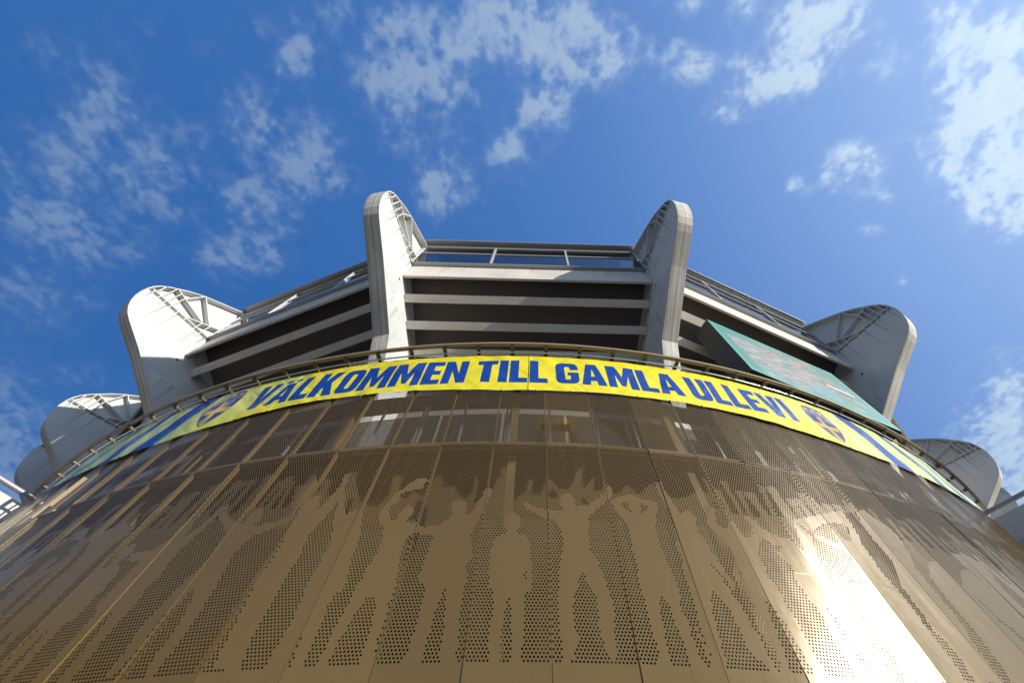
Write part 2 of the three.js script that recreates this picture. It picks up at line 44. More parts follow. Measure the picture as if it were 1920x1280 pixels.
// ------------------------------------------------------------------ sky: clear blue with thin broken altocumulus, brighter towards the sun
{
  const W = 3072, H = 1536, px = new Float32Array(W * H * 4);
  const blobs = DATA.clouds.slice();
  for (let i = 0; i < 260; i++) {                  // the same broken sheet goes on all over the sky
    const a = rnd() * 6.283, q = 0.2 + 4.2 * Math.sqrt(rnd()), x = Math.sin(a) * q, z = Math.cos(a) * q;
    if (z < 0.75 && z > -2.1 && Math.abs(x) < 1.9) continue;
    const k = 60 / (0.5 + q * q); blobs.push([x, z, k * (0.6 + rnd()), k * (rnd() - 0.5) * 0.6, k * (0.6 + rnd()), 0.3 + 0.6 * rnd()]);
  }
  const grid = new Map(), G = 0.25;                // blobs by plane cell
  for (const b of blobs) {
    const det = b[2] * b[4] - b[3] * b[3], ex = 2.2 * Math.sqrt(b[4] / det), ez = 2.2 * Math.sqrt(b[2] / det);
    for (let i = Math.floor((b[0] - ex) / G); i <= Math.floor((b[0] + ex) / G); i++) for (let j = Math.floor((b[1] - ez) / G); j <= Math.floor((b[1] + ez) / G); j++) {
      const k = i * 4096 + j; (grid.get(k) || grid.set(k, []).get(k)).push(b);
    }
  }
  for (let j = 0; j < H; j++) {
    const el = ((j + 0.5) / H - 0.5) * Math.PI, cy = Math.sin(el), ch = Math.cos(el);
    for (let i = 0; i < W; i++) {
      // three's equirectangular lookup: u = atan2(z, x) / 2pi + 0.5
      const az = ((i + 0.5) / W - 0.5) * 2 * Math.PI, x = Math.cos(az) * ch, z = Math.sin(az) * ch, o = (j * W + i) * 4;
      const y = Math.max(cy, 0.0), mu = x * SUN.x + y * SUN.y + z * SUN.z;
      const glow = 0.5 + 0.5 * mu, hor = Math.exp(-y * 5.2);
      const g3 = glow * glow * glow, mie = Math.pow(Math.max(0, mu), 5) * 0.30 + Math.pow(Math.max(0, mu), 40) * 0.6;
      let r = 0.020 + 0.118 * g3 + mie * 0.92 + hor * (0.15 + 0.20 * glow);
      let g = 0.095 + 0.165 * g3 + mie * 0.90 + hor * (0.18 + 0.20 * glow);
      let b = 0.300 + 0.270 * g3 + mie * 0.86 + hor * (0.14 + 0.15 * glow);
      if (cy > 0.06) {
        const X = x / cy, Z = z / cy;
        let cov = 0; const near = grid.get(Math.floor(X / G) * 4096 + Math.floor(Z / G));
        if (near) for (const q of near) { const dx = X - q[0], dz = Z - q[1], e = q[2] * dx * dx + 2 * q[3] * dx * dz + q[4] * dz * dz; if (e < 4.8) cov = Math.max(cov, 0) + q[5] * Math.exp(-0.62 * e) * (1 - 0.6 * cov); }
        if (cov > 0.02) {
          const wx = fbm(X * 5 + 3, Z * 5 + 9, 3) - 0.5, wz = fbm(X * 5 + 31, Z * 5 + 2, 3) - 0.5;
          const n = fbm((X + wx * 0.06) * 20, (Z + wz * 0.06) * 20, 3), n2 = fbm((X + wx * 0.03) * 56 + 7, (Z + wz * 0.03) * 56, 5);
          const m = n * 0.48 + n2 * 0.52 + (Math.min(1, cov) - 0.5) * 0.30, d = Math.min(1, (0.80 * sstep(0.43, 0.74, m) + 0.20 * sstep(0.26, 0.5, m)) * Math.min(1, cov * 1.8));
          const side = 0.62 + 0.34 * g3, a = 0.95 * d * (0.30 + 0.72 * g3), thick = 1 - 0.16 * sstep(0.55, 1, d) * n2;
          r += (0.68 * (side + mie * 0.5) * thick - r) * a; g += (0.76 * (side + mie * 0.5) * thick - g) * a; b += (0.85 * (side + mie * 0.4) * thick - b) * a;
        }
      }
      if (cy < 0) { const k = Math.min(1, -cy * 8); r += (0.16 - r) * k; g += (0.155 - g) * k; b += (0.15 - b) * k; }
      px[o] = Math.max(0, r) * 1.09; px[o + 1] = Math.max(0, g) * 1.19; px[o + 2] = Math.max(0, b) * 1.21; px[o + 3] = 1;
    }
  }
  const t = new THREE.DataTexture(px, W, H, THREE.RGBAFormat, THREE.FloatType);
  t.mapping = THREE.EquirectangularReflectionMapping; t.magFilter = t.minFilter = THREE.LinearFilter; t.needsUpdate = true;
  scene.background = t; scene.environment = t;
}

// ------------------------------------------------------------------ object helpers
const taken = {};
const numbered = (n) => { const k = taken[n] = (taken[n] ?? -1) + 1; return k ? n + '_' + String(k).padStart(3, '0') : n; };
function mesh(name, geometry, material, parent = scene) {
  const m = new THREE.Mesh(geometry, material); m.name = parent === scene ? numbered(name) : name;
  m.castShadow = m.receiveShadow = true; parent.add(m); return m;
}
function thing(name, label, category, group) {
  const g = new THREE.Group(); g.name = numbered(name); g.userData = { label, category }; if (group) g.userData.group = group; scene.add(g); return g;
}
const part = (name, parent) => { const g = new THREE.Group(); g.name = name; parent.add(g); return g; };
const box = (x0, x1, y0, y1, z0, z1) => new THREE.BoxGeometry(x1 - x0, y1 - y0, z1 - z0).translate((x0 + x1) / 2, (y0 + y1) / 2, (z0 + z1) / 2);
function rbox(x0, x1, y0, y1, z0, z1, r = 0.02) { return new RoundedBoxGeometry(x1 - x0, y1 - y0, z1 - z0, 1, r).translate((x0 + x1) / 2, (y0 + y1) / 2, (z0 + z1) / 2); }
const shapeOf = (pts) => new THREE.Shape(pts.map(([a, b]) => new THREE.Vector2(a, b)));
function metricUV(g, s = 1) {                       // uv in metres by the way each face points
  const q = g.index ? g.toNonIndexed() : g, p = q.attributes.position, uv = new Float32Array(p.count * 2);
  const a = new THREE.Vector3(), b = new THREE.Vector3(), c = new THREE.Vector3();
  for (let i = 0; i < p.count; i += 3) {
    a.fromBufferAttribute(p, i); b.fromBufferAttribute(p, i + 1); c.fromBufferAttribute(p, i + 2);
    const n = b.clone().sub(a).cross(c.clone().sub(a)), X = Math.abs(n.x), Y = Math.abs(n.y), Z = Math.abs(n.z);
    [a, b, c].forEach((v, k) => { const [u, w] = Z >= X && Z >= Y ? [v.x, v.y] : X >= Y ? [v.z, v.y] : [v.z, v.x]; uv[(i + k) * 2] = u * s; uv[(i + k) * 2 + 1] = w * s; });
  }
  q.setAttribute('uv', new THREE.BufferAttribute(uv, 2)); return q;
}

// ------------------------------------------------------------------ textures
function tex(w, h, f, srgb, repeat) {
  const d = new Uint8Array(w * h * 4);
  for (let j = 0; j < h; j++) for (let i = 0; i < w; i++) { const c = f(i, j), o = (j * w + i) * 4; for (let k = 0; k < 3; k++) d[o + k] = Math.max(0, Math.min(255, c[k])); d[o + 3] = c[3] ?? 255; }
  const t = new THREE.DataTexture(d, w, h); t.wrapS = t.wrapT = THREE.RepeatWrapping; t.magFilter = THREE.LinearFilter; t.minFilter = THREE.LinearFilter;
  if (srgb) t.colorSpace = THREE.SRGBColorSpace; if (repeat) t.repeat.set(repeat[0], repeat[1]); t.needsUpdate = true; return t;
}
// cast concrete, painted pale: run-off streaks down the face, faint form lines, blotches (8 m square)
const concreteFn = (base, streak, line) => (i, j) => {
  const u = i / 1024 * 8, v = j / 1024 * 8;
  const top = 0.35 + 0.65 * vnoise(u * 2.3 + 40, Math.floor(v / 8) * 3);
  const st = sstep(0.56, 0.80, fbm(u * 9, v * 0.55 + 3, 4)) * sstep(0.35, 0.75, fbm(u * 1.1 + 7, v * 0.8, 3)) * top;
  const bl = fbm(u * 0.9, v * 0.9 + 20, 5) - 0.5, gr = vnoise(u * 60, v * 60) - 0.5;
  const seam = Math.min(Math.abs(((v + 0.3) % 1.3) - 0.65)) < 0.012 ? 1 : 0;
  const k = 1 + bl * 0.16 + gr * 0.05 - st * streak - seam * line;
  return [base[0] * k, base[1] * (k - st * 0.01), base[2] * (k - st * 0.03)];
};
const runs = Array.from({ length: 22 }, () => [0.4 + 3.5 * rnd(), 0.4 + 3.0 * rnd() * rnd(), 0.012 + 0.035 * rnd(), 0.06 + 0.22 * rnd()]);
const withRuns = (f) => (i, j) => {                 // dirty water runs down from the steel posts on top of each fin (h = 19.2, v = 3.2)
  const c = f(i, j), u = i / 128, v = j / 128, down = 3.2 - v; if (down < 0 || down > 4 || u > 4.2) return c;
  let k = 1; for (const [x, l, w, a] of runs) { const e = (u - x - 0.03 * (vnoise(v * 3, x * 9) - 0.5)) / (w * (1.3 - 0.7 * down / l)); if (down < l && Math.abs(e) < 1.6) k -= a * Math.exp(-e * e * 2) * (0.4 + 0.9 * vnoise(u * 40, v * 2.5)) * (1 - down / l * 0.8); }
  return [c[0] * k, c[1] * k, c[2] * Math.max(0.4, k - 0.01)];
};
const paleTex = tex(1024, 1024, withRuns(concreteFn([194, 194, 191], 0.11, 0.02)), true, [1 / 8, 1 / 8]);
const greyTex = tex(1024, 1024, concreteFn([212, 204, 190], 0.16, 0.05), true, [1 / 8, 1 / 8]);
// board-marked strip: boards 0.1 m wide running along v
const boardFn = (i) => Math.floor(i / 1024 * 4 / 0.1);
const boardTone = Array.from({ length: 64 }, () => rnd());
const boardTex = tex(1024, 1024, (i, j) => {
  const u = i / 1024 * 4, v = j / 1024 * 4, b = boardFn(i), e = Math.abs((u / 0.1) % 1 - 0.5) > 0.46 ? 0.13 : 0;
  const k = 0.80 + 0.16 * boardTone[b % 64] - e + (fbm(u * 30, v * 1.4, 4) - 0.5) * 0.24 + (fbm(u * 1.2, v * 0.8 + 9, 4) - 0.5) * 0.22;
  return [236 * k, 230 * k, 215 * k];
}, true, [1 / 4, 1 / 4]);
const boardBump = tex(512, 64, (i, j) => { const e = Math.abs((i / 512 * 4 / 0.1) % 1 - 0.5) > 0.45 ? 0 : 140 + 90 * boardTone[Math.floor(i / 512 * 40) % 64] * 0.5 + 20 * vnoise(i * 0.6, j * 0.15); return [e, e, e]; }, false, [1 / 4, 1 / 4]);
const dullBump = tex(512, 512, (i, j) => { const c = 255 * fbm(i / 14, j / 14, 4); return [c, c, c]; }, false, [1 / 2, 1 / 2]);

// ------------------------------------------------------------------ materials (linear base colours)
const std = (r, g, b, rough, metal = 0, extra = {}) => new THREE.MeshStandardMaterial({ color: new THREE.Color().setRGB(r, g, b), roughness: rough, metalness: metal, side: THREE.DoubleSide, ...extra });
const M = {
  pale: std(1, 1, 1, 0.72, 0, { map: paleTex, bumpMap: dullBump, bumpScale: 0.004 }),
  grey: std(1, 1, 1, 0.85, 0, { map: greyTex, bumpMap: dullBump, bumpScale: 0.006 }),
  board: std(1, 1, 1, 0.85, 0, { map: boardTex, bumpMap: boardBump, bumpScale: 0.006 }),
  soffit: std(0.125, 0.105, 0.09, 0.92),  // dark shade of the terrace recesses put into the colour
  whiteSteel: std(0.62, 0.615, 0.585, 0.45),
  roofMetal: std(0.20, 0.20, 0.20, 0.42, 0.5),
  frame: std(0.34, 0.34, 0.34, 0.4, 0.35),
  paleFrame: std(0.55, 0.55, 0.54, 0.4, 0.3),
  glass: new THREE.MeshPhysicalMaterial({ color: new THREE.Color().setRGB(0.42, 0.46, 0.48), roughness: 0.02, transmission: 1, thickness: 0, ior: 1.75, side: THREE.DoubleSide }),
  room: std(0.34, 0.33, 0.31, 0.9),
  dark: std(0.30, 0.28, 0.26, 0.9),
  plaster: std(0.5, 0.48, 0.45, 0.9),
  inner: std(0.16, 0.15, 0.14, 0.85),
  slab: std(0.30, 0.28, 0.26, 0.9),
  alu: std(0.62, 0.64, 0.66, 0.35, 0.7),
  tube: std(0.82, 0.83, 0.84, 0.22, 0.6),
  rail: std(0.30, 0.225, 0.15, 0.5, 0.1),
  bracket: std(0.13, 0.092, 0.03, 0.55, 0.1),
  post: std(0.24, 0.16, 0.06, 0.45, 0.15),
  rubber: std(0.02, 0.02, 0.02, 0.7),
  cavityShade: std(0.028, 0.026, 0.024, 0.8),      // near-black: shade behind the punched sheets put into the colour
};

// ------------------------------------------------------------------ ground
{
  const paving = tex(1024, 1024, (i, j) => {
    const u = i / 1024 * 6, v = j / 1024 * 6, k = 0.8 + 0.35 * (fbm(u * 3, v * 3, 5) - 0.5) + 0.2 * (vnoise(u * 80, v * 80) - 0.5);
    return [126 * k, 122 * k, 115 * k];
  }, true, [500 / 6, 500 / 6]);
  const g = mesh('ground', new THREE.PlaneGeometry(1600, 1600).rotateX(-Math.PI / 2), std(1, 1, 1, 0.9, 0, { map: paving }));
  paving.repeat.set(1600 / 6, 1600 / 6);
  g.userData = { kind: 'structure', label: 'paved pavement and street in front of the stadium' };
}

// ------------------------------------------------------------------ the stand: pylons every 22 degrees round one centre, terraces, windows
const SC = new THREE.Vector3(-2.334, EYE, -37.698), STEP = 0.3830, PHI0 = -0.1362, HT = 0.35;
const phi = (i) => PHI0 + i * STEP;
const stand = thing('stadium_stand', 'round concrete stadium stand with big white curved fins rising above the bronze screen', 'stadium');
const finProfile = [[28.2, -1.55], [29.3, -1.55], [29.3, 11.25], [30.37, 13.42], [30.91, 14.44], [33.55, 16.36], [34.85, 17.20], [35.15, 17.43], [35.40, 17.72], [35.58, 18.05], [35.72, 18.45], [35.80, 18.85], [35.81, 19.2], [27.6, 19.2], [27.6, 12.0], [28.2, 11.0]];
const flangeLine = [[35.81, 19.2], [35.77, 19.55], [35.66, 19.88], [35.46, 20.20], [35.2, 20.50], [34.86, 20.90], [34.28, 21.40], [33.4, 21.99], [32.52, 22.54]];
function finGeometry() {                            // painted side faces; the narrow faces are board-marked (second material)
  const g = new THREE.ExtrudeGeometry(shapeOf(finProfile), { depth: 2 * HT, bevelEnabled: false }).translate(0, 0, -HT);
  const p = g.attributes.position, uv = g.attributes.uv, n = g.attributes.normal;
  let run = 0;
  for (let i = 0; i < p.count; i++) {
    if (Math.abs(n.getZ(i)) > 0.5) uv.setXY(i, p.getX(i), p.getY(i));
    else { const slope = Math.abs(n.getX(i)) > 0.3 ? p.getY(i) : p.getX(i); uv.setXY(i, p.getZ(i) + 0.35, slope * 1.15); }
  }
  return g;
}
const finG = finGeometry();
const plate = (a, b, w, t, off = 0) => {            // a flat bar between two (r, h) points, w wide across the fin
  const dx = b[0] - a[0], dy = b[1] - a[1], L = Math.hypot(dx, dy);
  return metricUV(new THREE.BoxGeometry(L, t, w)).rotateZ(Math.atan2(dy, dx)).translate((a[0] + b[0]) / 2, (a[1] + b[1]) / 2, off);
};
function bandGeometry(line, t, w) {                 // a curved flange following the outline, t thick, w wide
  const out = line.map((p, i) => { const a = line[Math.max(0, i - 1)], b = line[Math.min(line.length - 1, i + 1)], l = Math.hypot(b[0] - a[0], b[1] - a[1]); return [p[0] - t * (b[1] - a[1]) / l * 1, p[1] + t * (b[0] - a[0]) / l * 1]; });
  return metricUV(new THREE.ExtrudeGeometry(shapeOf([...line, ...out.reverse()]), { depth: w, bevelEnabled: false }).translate(0, 0, -w / 2));
}
const flangeG = bandGeometry(flangeLine, 0.05, 2 * HT);
const sheetG = metricUV(new THREE.ExtrudeGeometry(shapeOf([[32.45, 19.43], [35.72, 19.43], ...flangeLine.slice(1), [32.2, 22.4], [32.35, 21]]), { depth: 0.02, bevelEnabled: false }).translate(0, 0, -0.01));
const capG = metricUV(new THREE.ExtrudeGeometry(shapeOf([[32.52, 22.54], [32.52, 22.46], [32.08, 22.08], [32.08, 22.18]]), { depth: 2 * HT, bevelEnabled: false }).translate(0, 0, -HT));
const W2 = 2 * HT - 0.02;
const ribs = [
  ['chord', [35.68, 19.43], [32.45, 19.43], 0.05], ['chord', [35.16, 20.49], [33.21, 19.92], 0.045], ['chord', [33.84, 19.46], [32.40, 20.34], 0.045],
  ['strut', [34.62, 20.35], [34.28, 21.36], 0.045], ['strut', [34.22, 21.38], [32.86, 20.06], 0.045],
  ['upright', [35.5, 19.46], [35.5, 20.10], 0.04], ['upright', [35.2, 19.46], [35.2, 20.44], 0.04], ['upright', [34.9, 19.46], [34.9, 20.38], 0.04], ['upright', [34.62, 19.46], [34.62, 20.30], 0.04],
  ['upright', [33.17, 19.46], [33.17, 19.86], 0.04], ['upright', [32.83, 19.46], [32.83, 20.04], 0.04], ['chord', [32.42, 19.46], [32.42, 22.06], 0.05],
].map(([n, a, b, t]) => [n, plate(a, b, n === 'upright' ? 2 * HT : W2, t)]);
const stubG = [35.54, 35.22, 34.9, 34.6, 34.2, 33.75, 33.16, 32.81].map((r) => plate([r, 19.2], [r, 19.405], 2 * HT - 0.01, 0.04));
const webG = metricUV(box(32.46, 35.7, 19.195, 19.41, -0.14, 0.14));
const sunBlockG = box(25.4, 32.15, 19.3, 22.6, -0.1, 0.1);  // unseen walls added inside the lounge to stop sun passing through
const holeG = new THREE.CylinderGeometry(0.055, 0.055, 0.03, 14).rotateX(Math.PI / 2);
// where each fin stands: x, z of its point at radius 32 and the way it faces; the bend flattens out at both ends
const onBend = (i) => [SC.x + 32 * Math.sin(phi(i)), SC.z + 32 * Math.cos(phi(i)), phi(i)];
const POSES = [[-29.12, -19.51, -0.70], [-25.555, -16.212, -0.704], onBend(-1), onBend(0), onBend(1), onBend(2), [25.595, -21.53, 0.815], [28.85, -25.23, 0.82]];
for (const [px, pz, pa] of POSES) {
  const g = part('pylon', stand);
  g.position.set(px - 32 * Math.sin(pa), EYE, pz - 32 * Math.cos(pa)); g.rotation.y = pa - Math.PI / 2;
  mesh('fin', finG, [M.pale, M.board], g);
  mesh('steel_sheet', sheetG, M.whiteSteel, g);
  mesh('flange', flangeG, M.whiteSteel, g); mesh('web_plate', webG, M.grey, g); mesh('end_cap', capG, M.whiteSteel, g);
  for (const [n, q] of ribs) mesh(n, q, M.whiteSteel, g);
  for (const q of stubG) mesh('stub', q, M.whiteSteel, g);
  mesh('added_sun_block', sunBlockG, M.room, g);
  for (const s of [-1, 1]) mesh('drain_hole', holeG, M.rubber, g).position.set(32.3, 17.19, s * (HT + 0.001));
}

// one bay between two pylons; local axes: x along the bay, y up, z out from the centre
const TAN = Math.tan(STEP / 2), halfLen = (d) => d * TAN - HT / Math.cos(STEP / 2) + 0.01;
const geo = {};
{
  const fx = halfLen(31.5);
  geo.fascia = metricUV(rbox(-fx, fx, 17.66, 18.33, 31.66, 31.78, 0.015));
  geo.coping = metricUV(rbox(-fx, fx, 18.35, 19.33, 31.58, 31.735, 0.015));
  geo.beams = [];
  for (let k = 1; k <= 5; k++) {                    // downstand of each precast terrace step
    const d = 31.77 - 0.972 * k, h = 17.66 - 0.775 * k, x = halfLen(d);
    geo.beams.push(metricUV(new THREE.ExtrudeGeometry(shapeOf([[d, h], [d + 0.30, h + 0.23], [d + 0.02, h + 0.46], [d - 0.12, h + 0.46], [d - 0.05, h + 0.05]]), { depth: 2 * x, bevelEnabled: false }).rotateY(-Math.PI / 2).translate(x, 0, 0)));
  }
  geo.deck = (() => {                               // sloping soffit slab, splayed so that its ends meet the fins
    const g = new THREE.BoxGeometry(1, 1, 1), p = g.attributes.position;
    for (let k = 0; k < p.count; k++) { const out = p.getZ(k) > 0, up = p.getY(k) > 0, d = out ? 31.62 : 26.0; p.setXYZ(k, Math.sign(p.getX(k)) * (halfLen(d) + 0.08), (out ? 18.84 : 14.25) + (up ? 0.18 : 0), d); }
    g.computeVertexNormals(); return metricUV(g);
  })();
  geo.roomFloor = box(-halfLen(28), halfLen(28), 19.05, 19.3, 25.6, 31.57);
  geo.back = box(-halfLen(26), halfLen(26), 4.0, 22.55, 25.3, 25.6);
  geo.roof = box(-halfLen(29), halfLen(29), 22.56, 22.80, 25.3, 31.5);
  const gx = halfLen(31.75);
  geo.sill = box(-gx, gx, 19.335, 19.43, 31.70, 31.92); geo.transom = box(-gx, gx, 21.20, 21.28, 31.80, 31.90); geo.head = box(-gx, gx, 22.36, 22.46, 31.78, 31.92);
  geo.mullion = box(-0.05, 0.05, 19.43, 22.36, 31.78, 31.95); geo.mullionB = box(-0.03, 0.03, 19.43, 21.2, 31.60, 31.64);
  geo.gutter = mergeGeometries([rbox(-gx - 0.1, gx + 0.1, 22.50, 22.57, 31.5, 31.96, 0.012), rbox(-gx - 0.1, gx + 0.1, 22.59, 22.66, 31.5, 32.06, 0.012)]);
  geo.roofEdge = rbox(-gx - 0.15, gx + 0.15, 22.68, 22.80, 31.3, 32.22, 0.02);
  geo.panes = []; const xs = [-gx, -1.95, 1.95, gx];
  for (let c = 0; c < 3; c++) for (const [y0, y1] of [[19.43, 21.2], [21.28, 22.36]]) geo.panes.push(box(xs[c] + 0.04, xs[c + 1] - 0.04, y0, y1, 31.845, 31.855));
}
const bayPhi = (i) => phi(i) + STEP / 2;
for (let i = 0; i + 1 < POSES.length; i++) {
  const [ax, az] = POSES[i], [bx, bz] = POSES[i + 1], half = Math.hypot(bx - ax, bz - az) / 2, turn = Math.atan2(-(bz - az), bx - ax), D = 32 * Math.cos(STEP / 2);
  const spot = (o) => { o.position.set((ax + bx) / 2 - D * Math.sin(turn), EYE, (az + bz) / 2 - D * Math.cos(turn)); o.rotation.y = turn; o.scale.x = (half - 0.34) / (32 * Math.sin(STEP / 2) - 0.34); return o; };
  const put = (n, g, m) => spot(mesh(n, g, m, stand));
  put('fascia_beam', geo.fascia, M.grey); put('coping_beam', geo.coping, M.grey);
  for (const b of geo.beams) put('terrace_beam', b, M.grey);
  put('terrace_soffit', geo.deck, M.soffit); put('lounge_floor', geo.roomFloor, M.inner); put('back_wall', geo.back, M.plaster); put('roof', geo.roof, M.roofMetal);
  put('gutter', geo.gutter, M.roofMetal); put('roof_edge', geo.roofEdge, M.frame);
  const w = spot(part('window_band', stand));
  mesh('sill', geo.sill, M.frame, w); mesh('transom', geo.transom, M.paleFrame, w); mesh('head_rail', geo.head, M.paleFrame, w);
  for (const x of [-1.95, 1.95]) mesh('mullion', geo.mullion, M.paleFrame, w).position.x = x;
  for (const x of [-3.9, 0, 3.9]) mesh('inner_post', geo.mullionB, M.alu, w).position.x = x;
  for (const p of geo.panes) mesh('pane', p, M.glass, w);
}

// ------------------------------------------------------------------ perforated bronze screen
const FC = new THREE.Vector3(-2.18034, EYE, -35.17569), R = 28.92077, A0 = 0.034313, PW = 1.2, HJ = 7.036, HTOP = 11.10, HF = 2.726;
const sa = (s) => A0 + s / R;
const onScreen = (s, h, off = 0) => new THREE.Vector3(FC.x + (R + off) * Math.sin(sa(s)), FC.y + h, FC.z + (R + off) * Math.cos(sa(s)));
const P0 = -16, P1 = 17;                            // panels P0 .. P1-1, each PW wide
const PITCH = PW / 22, ROW = PITCH * 0.866;
const S0 = P0 * PW, COLS = (P1 - P0) * 44, ROWS = Math.ceil((HTOP + 0.2 - HF) / ROW), Y0 = HF - ROW * 0.5;
function inside(poly, x, y) { let c = false; for (let i = 0, j = poly.length - 1; i < poly.length; j = i++) { const [xi, yi] = poly[i], [xj, yj] = poly[j]; if ((yi > y) !== (yj > y) && x < (xj - xi) * (y - yi) / (yj - yi) + xi) c = !c; } return c; }
const withBox = (p) => ({ p, a: Math.min(...p.map((q) => q[0])), b: Math.max(...p.map((q) => q[0])), c: Math.min(...p.map((q) => q[1])), d: Math.max(...p.map((q) => q[1])) });
const hit = (list, x, y) => { for (const q of list) if (x >= q.a && x <= q.b && y >= q.c && y <= q.d && inside(q.p, x, y)) return true; return false; };
const figures = DATA.solid.map(withBox), gaps = DATA.holes.map(withBox), open = DATA.big.map(withBox);
{                                                   // the crowd goes on along the screen in other orders and sizes
  const base = DATA.solid.slice(0, 8), at = (k, s, flip, h) => {
    const p = base[k], x0 = Math.min(...p.map((q) => q[0])), x1 = Math.max(...p.map((q) => q[0])), m = (x0 + x1) / 2;
    figures.push(withBox(p.map(([x, y]) => [s + (flip ? m - x : x - m), HF + (y - HF) * h])));
  };
  [[4, -4.55, 1, .97], [1, -6.0, 0, 1.0], [0, -6.9, 1, .98], [5, -7.75, 0, 1.02], [2, -8.7, 1, .96], [4, -9.9, 0, 1.0], [6, -11.1, 1, .97], [1, -12.2, 1, 1.03], [0, -13.1, 0, 1], [5, -13.9, 1, .98], [4, -15.2, 0, 1], [2, -16.4, 1, 1], [1, -17.6, 0, .97], [5, 10.9, 1, 1], [1, 12.0, 1, 1.02], [0, 13.0, 0, .97], [4, 14.2, 1, 1], [6, 15.5, 0, 1], [2, 16.7, 1, .98], [1, 17.9, 0, 1]].forEach((q) => at(...q));
}
const crowdTop = (() => {                           // height of the hands of the crowd behind, where the holes turn larger
  const prof = new Map();
  const hands = []; for (let s = S0; s < -S0 + 2; s += 0.16 + 0.22 * rnd()) hands.push([s, 5.55 + 0.35 * rnd(), 0.05 + 0.05 * rnd(), (rnd() - 0.5) * 0.4, 5.95 + 0.55 * rnd()]);
  const poly = withBox([...DATA.top, [DATA.top[DATA.top.length - 1][0], 0], [DATA.top[0][0], 0]]);
  const a = DATA.top[0][0], b = DATA.top[DATA.top.length - 1][0];
  return (s, h) => {
    if (s > a && s < b) return inside(poly.p, s, h);
    if (h < 5.45 + 0.28 * (vnoise(s * 1.7, 3.3) - 0.3)) return true;
    for (const [x, y, w, l, t] of hands) if (h < t && h > 5.0) { const c = x + l * (h - y); if (Math.abs(s - c) < w * (h > t - 0.18 ? 1.35 : 1)) return true; }
    return false;
  };
})();
const holeMap = (() => {                            // distance from each hole's middle, one pitch wide and two rows high
  const w = 128, h = 222;
  const t = tex(w, h, (i, j) => {
    const x = (i + 0.5) / w, y = (j + 0.5) / h * 1.732; let d = 9;
    for (const [cx, cy] of [[0.5, 0.433], [0, 1.299], [1, 1.299], [0.5, 2.165], [0, -0.433], [1, -0.433]]) d = Math.min(d, Math.hypot(x - cx, y - cy));
    const v = 255 * Math.min(1, 0.2 + 0.8 * d / 0.5); return [v, v, v];
  }, false);
  t.repeat.set(1 / PITCH, 1 / (2 * ROW)); t.offset.set(-S0 / PITCH, -Y0 / (2 * ROW)); return t;
})();
const TEST = 0.19, level = (r) => Math.round(255 * TEST / (0.2 + 0.8 * r / 0.5));
const SMALL = level(0.28), LARGE = level(0.40);
const cellMap = (() => {
  const d = new Uint8Array(COLS * ROWS * 4).fill(255);
  for (let j = 0; j < ROWS; j++) {
    const odd = j & 1, h = Y0 + (j + 0.5) * ROW;
    for (let k = 0; k < COLS / 2; k++) {
      const s = S0 + (odd ? k : k + 0.5) * PITCH, edge = odd && k % 22 === 0;
      let v = 255;
      if (!edge && j > 0 && Math.abs(h - HJ) > 0.035) {
        if (h > HJ) v = LARGE;
        else if (hit(figures, s, h) && !hit(gaps, s, h)) v = 255;
        else v = hit(open, s, h) || !crowdTop(s, h) ? LARGE : SMALL;
      }
      for (const c of odd ? [2 * k - 1, 2 * k] : [2 * k, 2 * k + 1]) if (c >= 0) d[(j * COLS + c) * 4 + 3] = v;
    }
  }
  const t = new THREE.DataTexture(d, COLS, ROWS); t.magFilter = t.minFilter = THREE.NearestFilter; t.colorSpace = THREE.SRGBColorSpace;
  t.repeat.set(1 / (COLS * PITCH / 2), 1 / (ROWS * ROW)); t.offset.set(-S0 / (COLS * PITCH / 2), -Y0 / (ROWS * ROW)); t.needsUpdate = true; return t;
})();
const sheetBump = tex(256, 256, (i, j) => { const c = 255 * (0.5 + 0.5 * Math.sin(i / 256 * 6.283 * 2 + 3 * vnoise(i / 64, j / 64)) * 0.5 + 0.5 * (fbm(i / 50, j / 50, 3) - 0.5)); return [c, c, c]; }, false, [1 / 3.1, 1 / 4.3]);
const streakMap = tex(512, 512, (i, j) => { const u = i / 512 * 9.7, v = j / 512 * 7.3, c = 255 * (0.74 + 0.34 * (fbm(u * 7, v * 0.5, 4) - 0.5) + 0.30 * (fbm(u * 1.1 + 4, v * 0.9, 4) - 0.5) + 0.08 * (vnoise(u * 40, v * 12) - 0.5)); return [c, c, c]; }, false, [1 / 9.7, 1 / 7.3]);
const anodised = (k, extra) => new THREE.MeshPhysicalMaterial({ color: new THREE.Color().setRGB(0.176 * k, 0.110 * k, 0.033 * k), roughness: 0.33, roughnessMap: streakMap, metalness: 0.1, ior: 1.6, specularColor: new THREE.Color().setRGB(1, 0.93, 0.80), anisotropy: 0.55, anisotropyRotation: Math.PI / 2, bumpMap: sheetBump, bumpScale: 0.005, side: THREE.DoubleSide, ...extra });
const bronze = [0.84, 0.94, 1, 1.06, 1.14].map((k) => anodised(k, { map: cellMap, alphaMap: holeMap, alphaTest: TEST }));
const plainBronze = anodised(1, {});
const screen = thing('perforated_screen', 'curved bronze metal screen with punched holes leaving silhouettes of a cheering crowd', 'screen wall');
